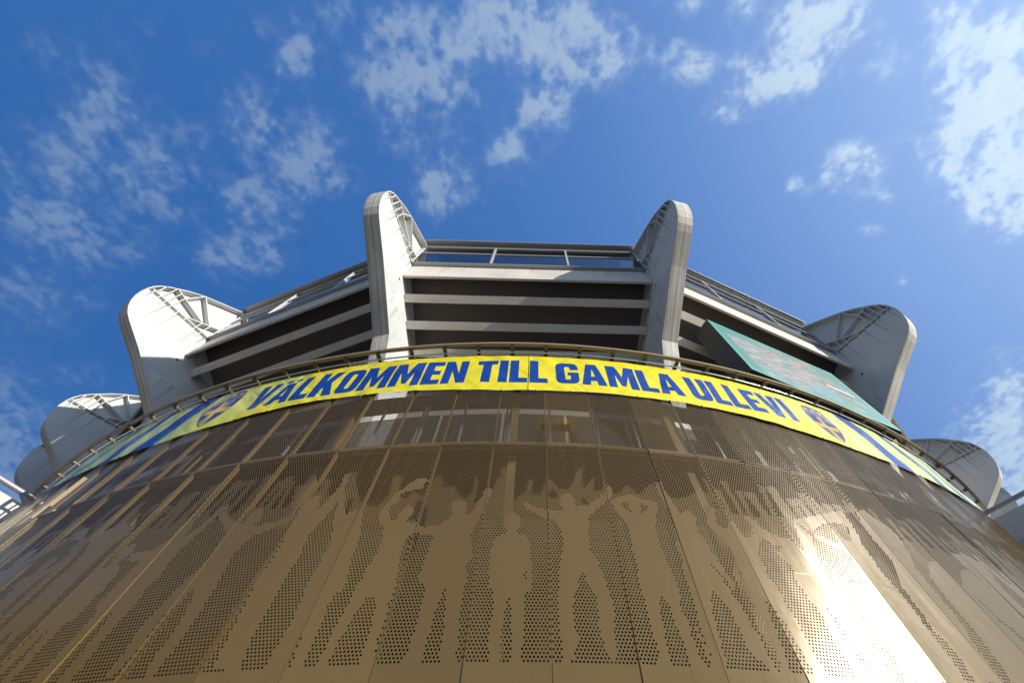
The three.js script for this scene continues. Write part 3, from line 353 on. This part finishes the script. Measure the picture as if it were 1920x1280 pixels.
function panelGeometry(s0, s1, h0, h1, dTilt, dTurn) {
  const a = onScreen(s0, 0), b = onScreen(s1, 0), u = b.clone().sub(a), L = u.length(); u.normalize();
  const n = new THREE.Vector3(-u.z, 0, u.x).multiplyScalar(-1); if (n.dot(a.clone().sub(FC)) < 0) n.negate();
  const g = 0.004, D = 0.045, pos = [], uv = [], idx = [], nor = [];
  const P = (x, y, z) => a.clone().addScaledVector(u, x).addScaledVector(n, z + dTurn * (x - L / 2) + dTilt * (y - (h0 + h1) / 2)).setY(EYE + y);
  const quad = (c, nn, uvs) => { const k = pos.length / 3; c.forEach((p, i) => { pos.push(p.x, p.y, p.z); nor.push(nn.x, nn.y, nn.z); uv.push(...uvs[i]); }); idx.push(k, k + 1, k + 2, k, k + 2, k + 3); };
  const x0 = g, x1 = L - g, y0 = h0 + g, y1 = h1 - g, U = (x) => s0 + (s1 - s0) * x / L;
  const fn = n.clone().addScaledVector(u, -dTurn).setY(-dTilt).normalize();
  quad([P(x0, y0, 0), P(x1, y0, 0), P(x1, y1, 0), P(x0, y1, 0)], fn, [[U(x0), y0], [U(x1), y0], [U(x1), y1], [U(x0), y1]]);
  const flat = [[S0 + 0.001, HF - 0.3], [S0 + 0.002, HF - 0.3], [S0 + 0.002, HF - 0.2], [S0 + 0.001, HF - 0.2]];
  const um = u.clone().negate(), Y = new THREE.Vector3(0, 1, 0);
  quad([P(x0, y0, -D), P(x0, y0, 0), P(x0, y1, 0), P(x0, y1, -D)], um, flat);
  quad([P(x1, y0, 0), P(x1, y0, -D), P(x1, y1, -D), P(x1, y1, 0)], u, flat);
  quad([P(x0, y0, -D), P(x1, y0, -D), P(x1, y0, 0), P(x0, y0, 0)], Y.clone().negate(), flat);
  quad([P(x0, y1, 0), P(x1, y1, 0), P(x1, y1, -D), P(x0, y1, -D)], Y, flat);
  const q = new THREE.BufferGeometry();
  q.setAttribute('position', new THREE.Float32BufferAttribute(pos, 3)); q.setAttribute('normal', new THREE.Float32BufferAttribute(nor, 3)); q.setAttribute('uv', new THREE.Float32BufferAttribute(uv, 2)); q.setIndex(idx);
  return q;
}
for (let i = P0; i < P1; i++) {
  const s = i * PW, b = () => bronze[Math.floor(rnd() * 5)], t = () => gauss() * 0.0055;
  mesh('figure_panel', panelGeometry(s, s + PW, 1.2, HJ, t() * 0.5, t()), b(), screen);
  mesh('upper_panel', panelGeometry(s, s + PW, HJ, HTOP, t() * 0.5, t()), b(), screen);
  if (i > -9 && i < 9) mesh('base_panel', panelGeometry(s, s + PW, -1.55, 1.2, 0, 0), plainBronze, screen);
}
// ring pieces that follow the screen
function arcGeometry(s0, s1, off0, off1, h0, h1, n) {
  const sh = new THREE.Shape(), k = n ?? Math.max(2, Math.round((s1 - s0) / 0.4)), pt = (s, o) => [(R + o) * Math.sin(sa(s)), (R + o) * Math.cos(sa(s))];
  for (let i = 0; i <= k; i++) { const [x, z] = pt(s0 + (s1 - s0) * i / k, off1); i ? sh.lineTo(x, -z) : sh.moveTo(x, -z); }
  for (let i = k; i >= 0; i--) { const [x, z] = pt(s0 + (s1 - s0) * i / k, off0); sh.lineTo(x, -z); }
  return metricUV(new THREE.ExtrudeGeometry(sh, { depth: h1 - h0, bevelEnabled: false }).rotateX(-Math.PI / 2).translate(FC.x, EYE + h0, FC.z));
}
for (let i = P0; i < P1; i++) mesh('joint_tray', arcGeometry(i * PW + 0.012, (i + 1) * PW - 0.012, -0.20, -0.055, HJ - 0.02, HJ + 0.11, 2), M.post, screen);
for (let i = P0; i <= P1; i++) {                    // folded stiffeners behind the joints
  const g = box(-0.008, 0.008, -1.5, HTOP - 0.05, -0.10, -0.05), o = mesh('stiffener', g, M.post, screen); o.position.copy(onScreen(i * PW, 0)); o.rotation.y = sa(i * PW);
}
for (const s of [-17.1, -12.9, -8.7, -4.2, 0.42, 4.7, 8.9, 13.1]) { const o = mesh('support_post', box(-0.09, 0.09, -1.5, HTOP - 0.1, -0.55, -0.37), M.post, screen); o.position.copy(onScreen(s, 0)); o.rotation.y = sa(s); }

// concourse behind the screen: part of the stand
mesh('concourse_slab', arcGeometry(-26, 26, -3.6, -0.205, HJ - 0.02, HJ + 0.10), M.cavityShade, stand);  // slab coloured near-black as well, for the shade behind the sheets
mesh('ground_floor_wall', arcGeometry(-24, 24, -1.7, -1.5, -1.55, HJ - 0.03), M.cavityShade, stand);
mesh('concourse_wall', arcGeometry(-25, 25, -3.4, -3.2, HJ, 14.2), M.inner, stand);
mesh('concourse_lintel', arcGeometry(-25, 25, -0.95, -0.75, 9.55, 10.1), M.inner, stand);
for (let k = -17; k <= 17; k++) {
  const s = k * 1.235 + 0.15, o = part('glazing_post', stand); o.position.copy(onScreen(s, HJ)); o.rotation.y = sa(s);
  mesh('upright', box(-0.025, 0.025, 0, 2.5, -0.82, -0.76), M.alu, o);
  if (k % 2 === 0) mesh('upright', box(0.075, 0.125, 0, 2.5, -0.82, -0.76), M.alu, o);
}
for (let k = -13; k <= 13; k++) mesh('concourse_pane', arcGeometry(k * 1.9 + 0.04, k * 1.9 + 1.86, -1.10, -1.09, HJ + 0.1, 9.5, 3), M.glass, stand);

// ------------------------------------------------------------------ handrail above the screen
const railing = thing('top_railing', 'bronze flat rail on brackets with a thin steel tube along the top of the screen', 'railing');
mesh('top_rail', arcGeometry(-20.5, 21.5, 0.24, 0.36, 11.235, 11.315), M.rail, railing);
{
  const pts = []; for (let s = -20.4; s <= 21.4; s += 0.4) pts.push(onScreen(s, 11.12, 0.095));
  mesh('steel_tube', new THREE.TubeGeometry(new THREE.CatmullRomCurve3(pts), 220, 0.028, 8), M.tube, railing);
  const low = pts.map((p) => p.clone().add(new THREE.Vector3(0, -0.16, 0)));
  mesh('edge_trim', arcGeometry(-20.5, 21.5, -0.05, -0.02, 11.08, 11.115), M.rail, railing);
}
const bracketG = mergeGeometries([box(-0.055, 0.055, 11.165, 11.232, -0.06, 0.28), box(-0.05, 0.05, 10.9, 11.14, -0.06, -0.052)].map((g) => g.toNonIndexed()));
for (let k = -19; k <= 19; k++) { const s = k * 1.075 + 0.2, o = mesh('bracket', bracketG, M.bracket, railing); o.position.set(FC.x + R * Math.sin(sa(s)), EYE, FC.z + R * Math.cos(sa(s))); o.rotation.y = sa(s); }

// ------------------------------------------------------------------ banners
const GLYPH = {
  V: [.66, [[0, 1], [.25, 1], [.335, .36], [.42, 1], [.66, 1], [.47, 0], [.19, 0]]],
  A: [.68, [[0, 0], [.19, 1], [.47, 1], [.68, 0], [.44, 0], [.415, .17], [.25, .17], [.23, 0]], [[.275, .36], [.33, .74], [.385, .36]]],
  L: [.50, [[0, 0], [0, 1], [.25, 1], [.25, .2], [.5, .2], [.5, 0]]],
  K: [.68, [[0, 0], [0, 1], [.245, 1], [.245, .62], [.41, 1], [.67, 1], [.46, .53], [.69, 0], [.42, 0], [.29, .37], [.245, .28], [.245, 0]]],
  O: [.62, [[0, .2], [.03, .08], [.1, .02], [.2, 0], [.42, 0], [.52, .02], [.59, .08], [.62, .2], [.62, .8], [.59, .92], [.52, .98], [.42, 1], [.2, 1], [.1, .98], [.03, .92], [0, .8]], [[.24, .22], [.24, .78], [.27, .82], [.35, .82], [.38, .78], [.38, .22], [.35, .18], [.27, .18]]],
  M: [.84, [[0, 0], [0, 1], [.28, 1], [.42, .48], [.56, 1], [.84, 1], [.84, 0], [.61, 0], [.61, .55], [.48, .1], [.36, .1], [.23, .55], [.23, 0]]],
  E: [.50, [[0, 0], [0, 1], [.5, 1], [.5, .8], [.25, .8], [.25, .6], [.46, .6], [.46, .41], [.25, .41], [.25, .2], [.5, .2], [.5, 0]]],
  N: [.66, [[0, 0], [0, 1], [.24, 1], [.43, .44], [.43, 1], [.66, 1], [.66, 0], [.43, 0], [.23, .57], [.23, 0]]],
  T: [.58, [[.165, 0], [.165, .8], [0, .8], [0, 1], [.58, 1], [.58, .8], [.415, .8], [.415, 0]]],
  I: [.25, [[0, 0], [0, 1], [.25, 1], [.25, 0]]],
  G: [.63, [[0, .2], [.03, .08], [.1, .02], [.2, 0], [.44, 0], [.54, .03], [.6, .1], [.63, .2], [.63, .54], [.33, .54], [.33, .38], [.4, .38], [.4, .22], [.37, .18], [.28, .18], [.25, .22], [.25, .78], [.28, .82], [.36, .82], [.4, .78], [.4, .66], [.63, .66], [.63, .8], [.6, .92], [.54, .98], [.44, 1], [.2, 1], [.1, .98], [.03, .92], [0, .8]]],
  U: [.63, [[0, 1], [.25, 1], [.25, .24], [.28, .19], [.35, .19], [.385, .24], [.385, 1], [.63, 1], [.63, .2], [.6, .09], [.53, .02], [.43, 0], [.2, 0], [.1, .02], [.03, .09], [0, .2]]],
};
function bannerTexture(s0, s1, h0, h1, draw) {
  const Wp = 2048, Hp = Math.round(2048 * (h1 - h0) / (s1 - s0)), c = document.createElement('canvas'); c.width = Wp; c.height = Hp;
  const x = c.getContext('2d'), k = Wp / (s1 - s0);
  x.setTransform(k, 0, 0, -k, -s0 * k, h1 * k); draw(x);
  const t = new THREE.CanvasTexture(c); t.colorSpace = THREE.SRGBColorSpace; return t;
}
const INK = '#123f93', YEL = '#ecdb20';
const path = (x, pts) => { pts.forEach(([a, b], i) => (i ? x.lineTo(a, b) : x.moveTo(a, b))); x.closePath(); };
function word(x, text, s0, s1, h0, h1) {
  const gap = 0.055, H = h1 - h0, wsum = [...text].reduce((a, c) => a + (GLYPH[c === 'Ä' ? 'A' : c][0]) + gap, -gap), k = (s1 - s0) / wsum; let u = s0;
  for (const ch of text) {
    const [w, ...ps] = GLYPH[ch === 'Ä' ? 'A' : ch]; x.beginPath(); x.fillStyle = INK;
    for (const p of ps) path(x, p.map(([a, b]) => [u + a * k, h0 + b * H * (ch === 'Ä' ? 0.86 : 1)]));
    if (ch === 'Ä') for (const d of [.18, .48]) { x.moveTo(u + d * k + 0.11, h0 + H * 0.97); x.ellipse(u + d * k, h0 + H * 0.97, 0.11, 0.085, 0, 0, 6.3); }
    x.fill('evenodd'); u += (w + gap) * k;
  }
}
function crest(x, s, h, W, H) {                     // pointed shield: blue field, yellow cross, dark banded chief
  const top = h + H / 2, bot = h - H / 2, sh = () => { x.beginPath(); x.moveTo(s - W / 2, top - H * .3); x.lineTo(s + W / 2, top - H * .3); x.bezierCurveTo(s + W / 2, bot + H * .3, s + W * .25, bot + H * .1, s, bot); x.bezierCurveTo(s - W * .25, bot + H * .1, s - W / 2, bot + H * .3, s - W / 2, top - H * .3); };
  x.save(); sh(); x.fillStyle = '#26337f'; x.fill(); x.clip(); x.fillStyle = '#dfae3a';
  x.fillRect(s - W * .10, bot, W * .17, H * .72); x.fillRect(s - W / 2, bot + H * .34, W, H * .13); x.restore();
  x.lineWidth = 0.035; x.strokeStyle = '#17265c'; sh(); x.stroke();
  x.beginPath(); x.moveTo(s - W * .5, top - H * .30); x.lineTo(s - W * .42, top - H * .06); x.quadraticCurveTo(s, top + H * .05, s + W * .42, top - H * .06); x.lineTo(s + W * .5, top - H * .30); x.closePath(); x.fillStyle = '#3b3f78'; x.fill();
  x.fillStyle = '#c9a74b'; for (const d of [-.28, 0, .28]) { x.beginPath(); x.ellipse(s + d * W, top - H * .13, W * .09, H * .035, 0, 0, 6.3); x.fill(); }
  x.strokeStyle = '#8f93b4'; x.lineWidth = 0.018; for (const d of [.19, .23, .27]) { x.beginPath(); x.moveTo(s - W * .46, top - H * d); x.lineTo(s + W * .46, top - H * d); x.stroke(); }
}
function brushed(x, a, b, dir, n = 1100) {                    // pale washed brush strokes over the yellow
  const cols = ['#b9cf9b', '#cfd68a', '#a9c7a6', '#dcd65c', '#e2cf4e', '#c3d3a2', '#e9dc3c'];
  for (let i = 0; i < n; i++) {
    const s = a + (b - a) * rnd(), fade = dir > 0 ? (b - s) / (b - a) : (s - a) / (b - a); if (rnd() > 0.25 + 1.3 * fade) continue;
    const h = 9 + 2.2 * rnd(), l = 0.3 + 0.9 * rnd(), w = 0.03 + 0.10 * rnd();
    x.globalAlpha = 0.2 + 0.4 * rnd(); x.strokeStyle = cols[Math.floor(rnd() * cols.length)]; x.lineWidth = w; x.beginPath(); x.moveTo(s, h); x.quadraticCurveTo(s + l * .3, h + l * .5, s + l * .55 * dir, h + l); x.stroke();
  }
  x.globalAlpha = 1;
}
function washed(x, a, b) {                          // the print pales to a thin green wash towards the banner's end
  const g = x.createLinearGradient(a, 0, b, 0); g.addColorStop(0, 'rgba(184,205,160,0.95)'); g.addColorStop(0.55, 'rgba(196,209,140,0.85)'); g.addColorStop(1, 'rgba(220,215,80,0)');
  x.fillStyle = g; x.fillRect(Math.min(a, b), 8, Math.abs(b - a), 4);
}
function sweep(x, s, w, lean) {                     // a broad blue brush sweep with a ragged edge
  x.fillStyle = '#15408f'; x.beginPath(); x.moveTo(s, 8.4); x.quadraticCurveTo(s + lean * .25, 9.9, s + lean, 11.5); x.lineTo(s + lean + w * .8, 11.5); x.quadraticCurveTo(s + lean * .2 + w, 9.9, s + w, 8.4); x.closePath(); x.fill();
  x.lineWidth = 0.025; for (let i = 0; i < 26; i++) { const e = s + (rnd() < .5 ? -0.03 : w) + (rnd() - .5) * .18, h = 8.6 + 1.3 * rnd(); x.strokeStyle = rnd() < .55 ? '#15408f' : '#c9d38c'; x.beginPath(); x.moveTo(e, h); x.lineTo(e + lean * .12, h + .2 + .3 * rnd()); x.stroke(); }
}
const vinylBump = tex(512, 256, (i, j) => { const u = i / 512 * 8, v = j / 256 * 4; const c = 255 * (0.3 + 0.5 * Math.abs(fbm((u + v) * 1.6, (u - v) * 0.35, 2) - 0.5) * 2 + 0.35 * (1 - 2 * Math.abs(fbm((u - v * .8) * 2.4 + 9, (u + v) * .4, 2) - 0.5))); return [c, c, c]; }, false, [1 / 8, 1 / 4]);
function banner(s0, s1, label, draw) {
  const nx = Math.round((s1 - s0) * 9), ny = 14, pos = [], uv = [], uv2 = [], idx = [], h1 = 10.97, H0 = 8.75;
  const ties = (s) => { const q = (s / 0.95) % 1; return Math.sin(Math.PI * Math.abs(q)); };
  for (let i = 0; i <= nx; i++) for (let j = 0; j <= ny; j++) {
    const s = s0 + (s1 - s0) * i / nx, v = j / ny, side = Math.min(1, Math.abs(s - 0.74) / 9);
    const lo = 9.06 + 0.02 * ties(s) + (s < 0.7 ? 0.12 * sstep(0, 4, -s) - 0.36 * sstep(5, 10.5, -s) : 0.05 * sstep(0, 4, s) - 0.28 * sstep(5, 11, s)), top = h1 + 0.05 * side - 0.02 * ties(s);
    const h = lo + (top - lo) * v, ripple = 0.05 + Math.sin(Math.PI * v) * (0.05 * (fbm(s * 0.9 + h * 0.8, h * 0.7, 3) - 0.35) + 0.02 * Math.sin(s * 2.1 - h * 1.7) + 0.03 * Math.abs(fbm(s * 1.5 + h * 1.6, h * 0.5 - s * 0.4, 2) - 0.5)) + 0.012 * (vnoise(s * 5, h * 2) - 0.5) + 0.03 * (1 - v) * vnoise(s * 1.4, 0);
    const p = onScreen(s, h, ripple); pos.push(p.x, p.y, p.z); uv.push((s - s0) / (s1 - s0), (h - H0) / (11.2 - H0));
  }
  for (let i = 0; i < nx; i++) for (let j = 0; j < ny; j++) { const a = i * (ny + 1) + j, b = a + ny + 1; idx.push(a, b, b + 1, a, b + 1, a + 1); }
  const g = new THREE.BufferGeometry(); g.setAttribute('position', new THREE.Float32BufferAttribute(pos, 3)); g.setAttribute('uv', new THREE.Float32BufferAttribute(uv, 2)); g.setIndex(idx); g.computeVertexNormals();
  const o = thing('banner', label, 'banner', 'banners along the top of the screen');
  const bump = vinylBump.clone(); bump.repeat.set((s1 - s0) / 8, 2.45 / 4); bump.needsUpdate = true;
  mesh('cloth', g, std(1, 1, 1, 0.34, 0, { map: bannerTexture(s0, s1, H0, 11.2, draw), bumpMap: bump, bumpScale: 0.06 }), o);
  const tie = new THREE.CylinderGeometry(0.014, 0.014, 0.05, 6).rotateX(Math.PI / 2);
  for (let s = Math.ceil(s0 / 0.95) * 0.95; s < s1; s += 0.95) for (const top of [0, 1]) {
    const lo = 9.06 + (s < 0.7 ? 0.12 * sstep(0, 4, -s) - 0.36 * sstep(5, 10.5, -s) : 0.05 * sstep(0, 4, s) - 0.28 * sstep(5, 11, s));
    const q = mesh('eyelet_tie', tie, M.rubber, o); q.position.copy(onScreen(s, top ? h1 + 0.02 : lo + 0.015, 0.05)); q.rotation.y = sa(s);
  }
}
banner(-14.6, 0.725, 'yellow banner of blue lettering starting with V, its crest before the words', (x) => {
  x.fillStyle = YEL; x.fillRect(-15, 8, 17, 4); washed(x, -15, -6.3); brushed(x, -14.6, -6.4, 1);
  sweep(x, -11.15, 0.95, 1.0); sweep(x, -12.4, 0.5, 0.9); sweep(x, -13.9, 0.35, 0.9);
  x.globalAlpha = 0.95; crest(x, -8.85, 10.0, 1.0, 1.75); x.globalAlpha = 1; brushed(x, -10.2, -7.9, 1, 24);
  word(x, 'VÄLKOMMEN', -7.74, -1.08, 9.43, 10.67); word(x, 'TILL', -0.80, 1.29, 9.45, 10.65);
});
banner(0.75, 16.6, 'yellow banner of blue lettering ending with I, its crest after the words', (x) => {
  x.fillStyle = YEL; x.fillRect(0, 8, 18, 4); washed(x, 17, 8.1); brushed(x, 8.2, 16.6, -1);
  sweep(x, 12.3, 0.9, -1.0); sweep(x, 14.3, 0.45, -0.9); sweep(x, 15.7, 0.35, -0.8);
  x.globalAlpha = 0.9; crest(x, 10.35, 9.9, 1.0, 1.75); x.globalAlpha = 1; brushed(x, 9.4, 11.6, -1, 24);
  word(x, 'TILL', -0.80, 1.29, 9.45, 10.65); word(x, 'GAMLA', 1.54, 5.36, 9.45, 10.62); word(x, 'ULLEVI', 5.60, 9.10, 9.43, 10.62);
});

// ------------------------------------------------------------------ large teal poster on a dark box between two fins
{
  const g = thing('billboard', 'large teal and pale pink painted poster on a dark box under the terrace', 'billboard');
  g.position.copy(SC); g.rotation.y = bayPhi(1);
  const Wm = 7.42, Hm = 4.36, u0 = -Wm / 2 + 0.02, h0 = 12.30, d = 31.27;
  const c = document.createElement('canvas'); c.width = 1024; c.height = 600; const x = c.getContext('2d');
  x.fillStyle = '#3a9287'; x.fillRect(0, 0, 1024, 600);
  x.fillStyle = '#a79a9c'; x.beginPath(); x.moveTo(70, 150); x.bezierCurveTo(260, 60, 420, 190, 640, 150); x.lineTo(700, 420); x.bezierCurveTo(520, 600, 300, 560, 120, 585); x.closePath(); x.fill();
  x.fillStyle = '#7f8a8a'; x.beginPath(); x.moveTo(300, 20); x.lineTo(760, 40); x.lineTo(820, 150); x.lineTo(420, 130); x.closePath(); x.fill();
  const wash = (n, cols, f) => { for (let i = 0; i < n; i++) { x.globalAlpha = 0.25 + 0.5 * rnd(); x.strokeStyle = cols[Math.floor(rnd() * cols.length)]; x.lineWidth = 4 + 22 * rnd(); x.beginPath(); const [a, b, e, k] = f(); x.moveTo(a, b); x.bezierCurveTo(a + 40 * rnd(), b + 30 * (rnd() - .5), e - 30 * rnd(), k + 30 * (rnd() - .5), e, k); x.stroke(); } x.globalAlpha = 1; };
  wash(120, ['#2f8679', '#48a89a', '#23766a', '#57b0a4', '#348f8d'], () => { const a = 1024 * rnd(), b = 600 * rnd(); return [a, b, a + 120, b + 40 * (rnd() - .5)]; });
  wash(330, ['#bfa5a8', '#a9979a', '#cdbcbd', '#8d8385', '#a88f86', '#3f9a8e', '#2f8579'], () => { const a = 60 + 700 * rnd(), b = 130 + 430 * rnd(); return [a, b, a + 60 + 60 * rnd(), b - 40 * rnd()]; });
  wash(120, ['#6f8380', '#6d7f7b', '#9aa7a4', '#c98a68'], () => { const a = 200 + 700 * rnd(), b = 60 + 420 * rnd(); return [a, b, a + 90, b + 24 * (rnd() - .5)]; });
  wash(50, ['#3f9fb4', '#52b4c8'], () => { const a = 420 + 280 * rnd(), b = 420 + 120 * rnd(); return [a, b, a + 50, b + 10]; });
  wash(30, ['#d5875f', '#c77a5a'], () => { const a = 640 + 160 * rnd(), b = 10 + 70 * rnd(); return [a, b, a + 40, b + 12]; });
  x.fillStyle = '#5a6b69'; x.fillRect(690, 250, 270, 120); x.strokeStyle = '#dfe6e4'; x.lineWidth = 6;
  x.beginPath(); x.moveTo(700, 262); x.lineTo(955, 262); x.stroke(); x.lineWidth = 9; x.beginPath();
  for (let i = 0; i <= 60; i++) { const a = 715 + i * 3.7, b = 318 + 16 * Math.sin(i * 0.9) + 9 * Math.sin(i * 2.3); i ? x.lineTo(a, b) : x.moveTo(a, b); } x.stroke();
  x.strokeStyle = '#57b7ab'; x.lineWidth = 26; x.strokeRect(6, 6, 1012, 588); x.strokeStyle = '#7b8d8a'; x.lineWidth = 5; x.strokeRect(40, 70, 950, 500);
  const t = new THREE.CanvasTexture(c); t.colorSpace = THREE.SRGBColorSpace;
  mesh('box_frame', metricUV(box(u0 - 0.02, u0 + Wm + 0.02, h0 - 0.02, h0 + Hm + 0.02, d - 0.9, d - 0.03)), std(0.045, 0.045, 0.045, 0.8), g);
  mesh('printed_face', new THREE.BoxGeometry(Wm, Hm, 0.04).translate(u0 + Wm / 2, h0 + Hm / 2, d - 0.005), std(0.74, 0.74, 0.74, 0.5, 0, { map: t }), g);
  for (const q of [-2.6, 2.6]) mesh('hanger', box(q - 0.06, q + 0.06, h0 + Hm, h0 + Hm + 1.2, d - 0.5, d - 0.38), M.dark, g);
}

// ------------------------------------------------------------------ small things seen through the holes
{
  const o = thing('exit_sign', 'small green and white exit sign hanging behind the screen', 'sign'); o.position.copy(onScreen(-3.95, 8.95, -1.9)); o.rotation.y = sa(-3.95) + 0.5;
  mesh('casing', rbox(-0.33, 0.33, -0.16, 0.16, -0.03, 0.03, 0.01), M.whiteSteel, o);
  mesh('green_face', box(-0.29, 0.29, -0.125, 0.125, 0.03, 0.036), std(0.02, 0.22, 0.10, 0.5), o);
  mesh('hanger_rod', box(-0.01, 0.01, 0.16, 0.7, -0.01, 0.01), M.alu, o);
}
{
  const o = thing('yellow_sign', 'yellow sign panels set as a portal behind the screen', 'portal'); o.position.copy(onScreen(1.75, HJ, -2.2)); o.rotation.y = sa(1.75);  // yellow sign behind the mesh, simplified to plain unlit panels
  const y = std(0.42, 0.27, 0.04, 0.6);
  mesh('side_panel', box(-0.62, -0.5, 1.4, 3.4, -0.3, 0), y, o); mesh('side_panel', box(0.5, 0.62, 1.4, 3.4, -0.3, 0), y, o);
  mesh('header_panel', box(-0.62, 0.62, 3.4, 3.75, -0.3, 0.02), y, o); mesh('step_panel', box(-0.5, 0.5, 2.05, 2.3, -0.28, -0.05), y, o);
}

// ------------------------------------------------------------------ lower wings of the neighbouring stands, beside the screen
function wing(a, b, depth, top, label) {            // a..b is the visible foot line of the wall that faces the forecourt
  const A = new THREE.Vector3(a[0], 0, a[1]), B = new THREE.Vector3(b[0], 0, b[1]), u = B.clone().sub(A), L = u.length();
  const o = thing('stand_wing', label, 'building', 'wings either side of the round stand'); o.position.copy(A); o.rotation.y = Math.atan2(-u.z, u.x);
  const s = Math.sign(depth);
  mesh('wall', metricUV(box(0, L, 0, top, Math.min(0, depth), Math.max(0, depth))), M.pale, o);
  mesh('guard_rail', new THREE.CylinderGeometry(0.09, 0.09, L, 12).rotateZ(Math.PI / 2).translate(L / 2, top + 0.34, s * 0.1), M.frame, o);
  mesh('rail_post', box(0.5, 0.54, top + 0.04, top + 0.3, s * 0.08, s * 0.12), M.frame, o);
}
wing([-18.9, -12.75], [-20.5, -9.6], 6, 12.1, 'sunlit white wing wall with a tube rail left of the round stand');
wing([17.1, -14.66], [19.4, -11.97], -6, 12.1, 'shaded grey wing wall with a tube rail beside the round stand');

// ------------------------------------------------------------------ dark brick block across the street, mirrored in the screen's left panels
{
  const o = thing('office_block', 'dark brown brick block across the street, mirrored in the bronze panels', 'building'); o.position.set(-38, 0, 13); o.rotation.y = Math.PI / 2 + 0.35;
  mesh('brick_wall', metricUV(box(-17, 17, 0, 17.5, -9, 0)), std(0.115, 0.075, 0.055, 0.85, 0, { bumpMap: dullBump, bumpScale: 0.01 }), o);
  mesh('roof_coping', box(-17.2, 17.2, 17.5, 17.8, -9.2, 0.2), M.roofMetal, o);
  const pane = box(-0.65, 0.65, 0, 1.6, -0.02, 0.02), frame = mergeGeometries([box(-0.72, 0.72, -0.07, 0, -0.02, 0.06), box(-0.72, 0.72, 1.6, 1.67, -0.02, 0.06), box(-0.72, -0.65, 0, 1.6, -0.02, 0.06), box(0.65, 0.72, 0, 1.6, -0.02, 0.06)]), gm = std(0.03, 0.035, 0.04, 0.06);
  for (let f = 0; f < 5; f++) for (let k = -5; k <= 5; k++) { const w = part('window', o); w.position.set(k * 3, 1.4 + f * 3.3, 0.01); mesh('pane', pane, gm, w); mesh('frame', frame, M.paleFrame, w); }
}

renderer.render(scene, camera);
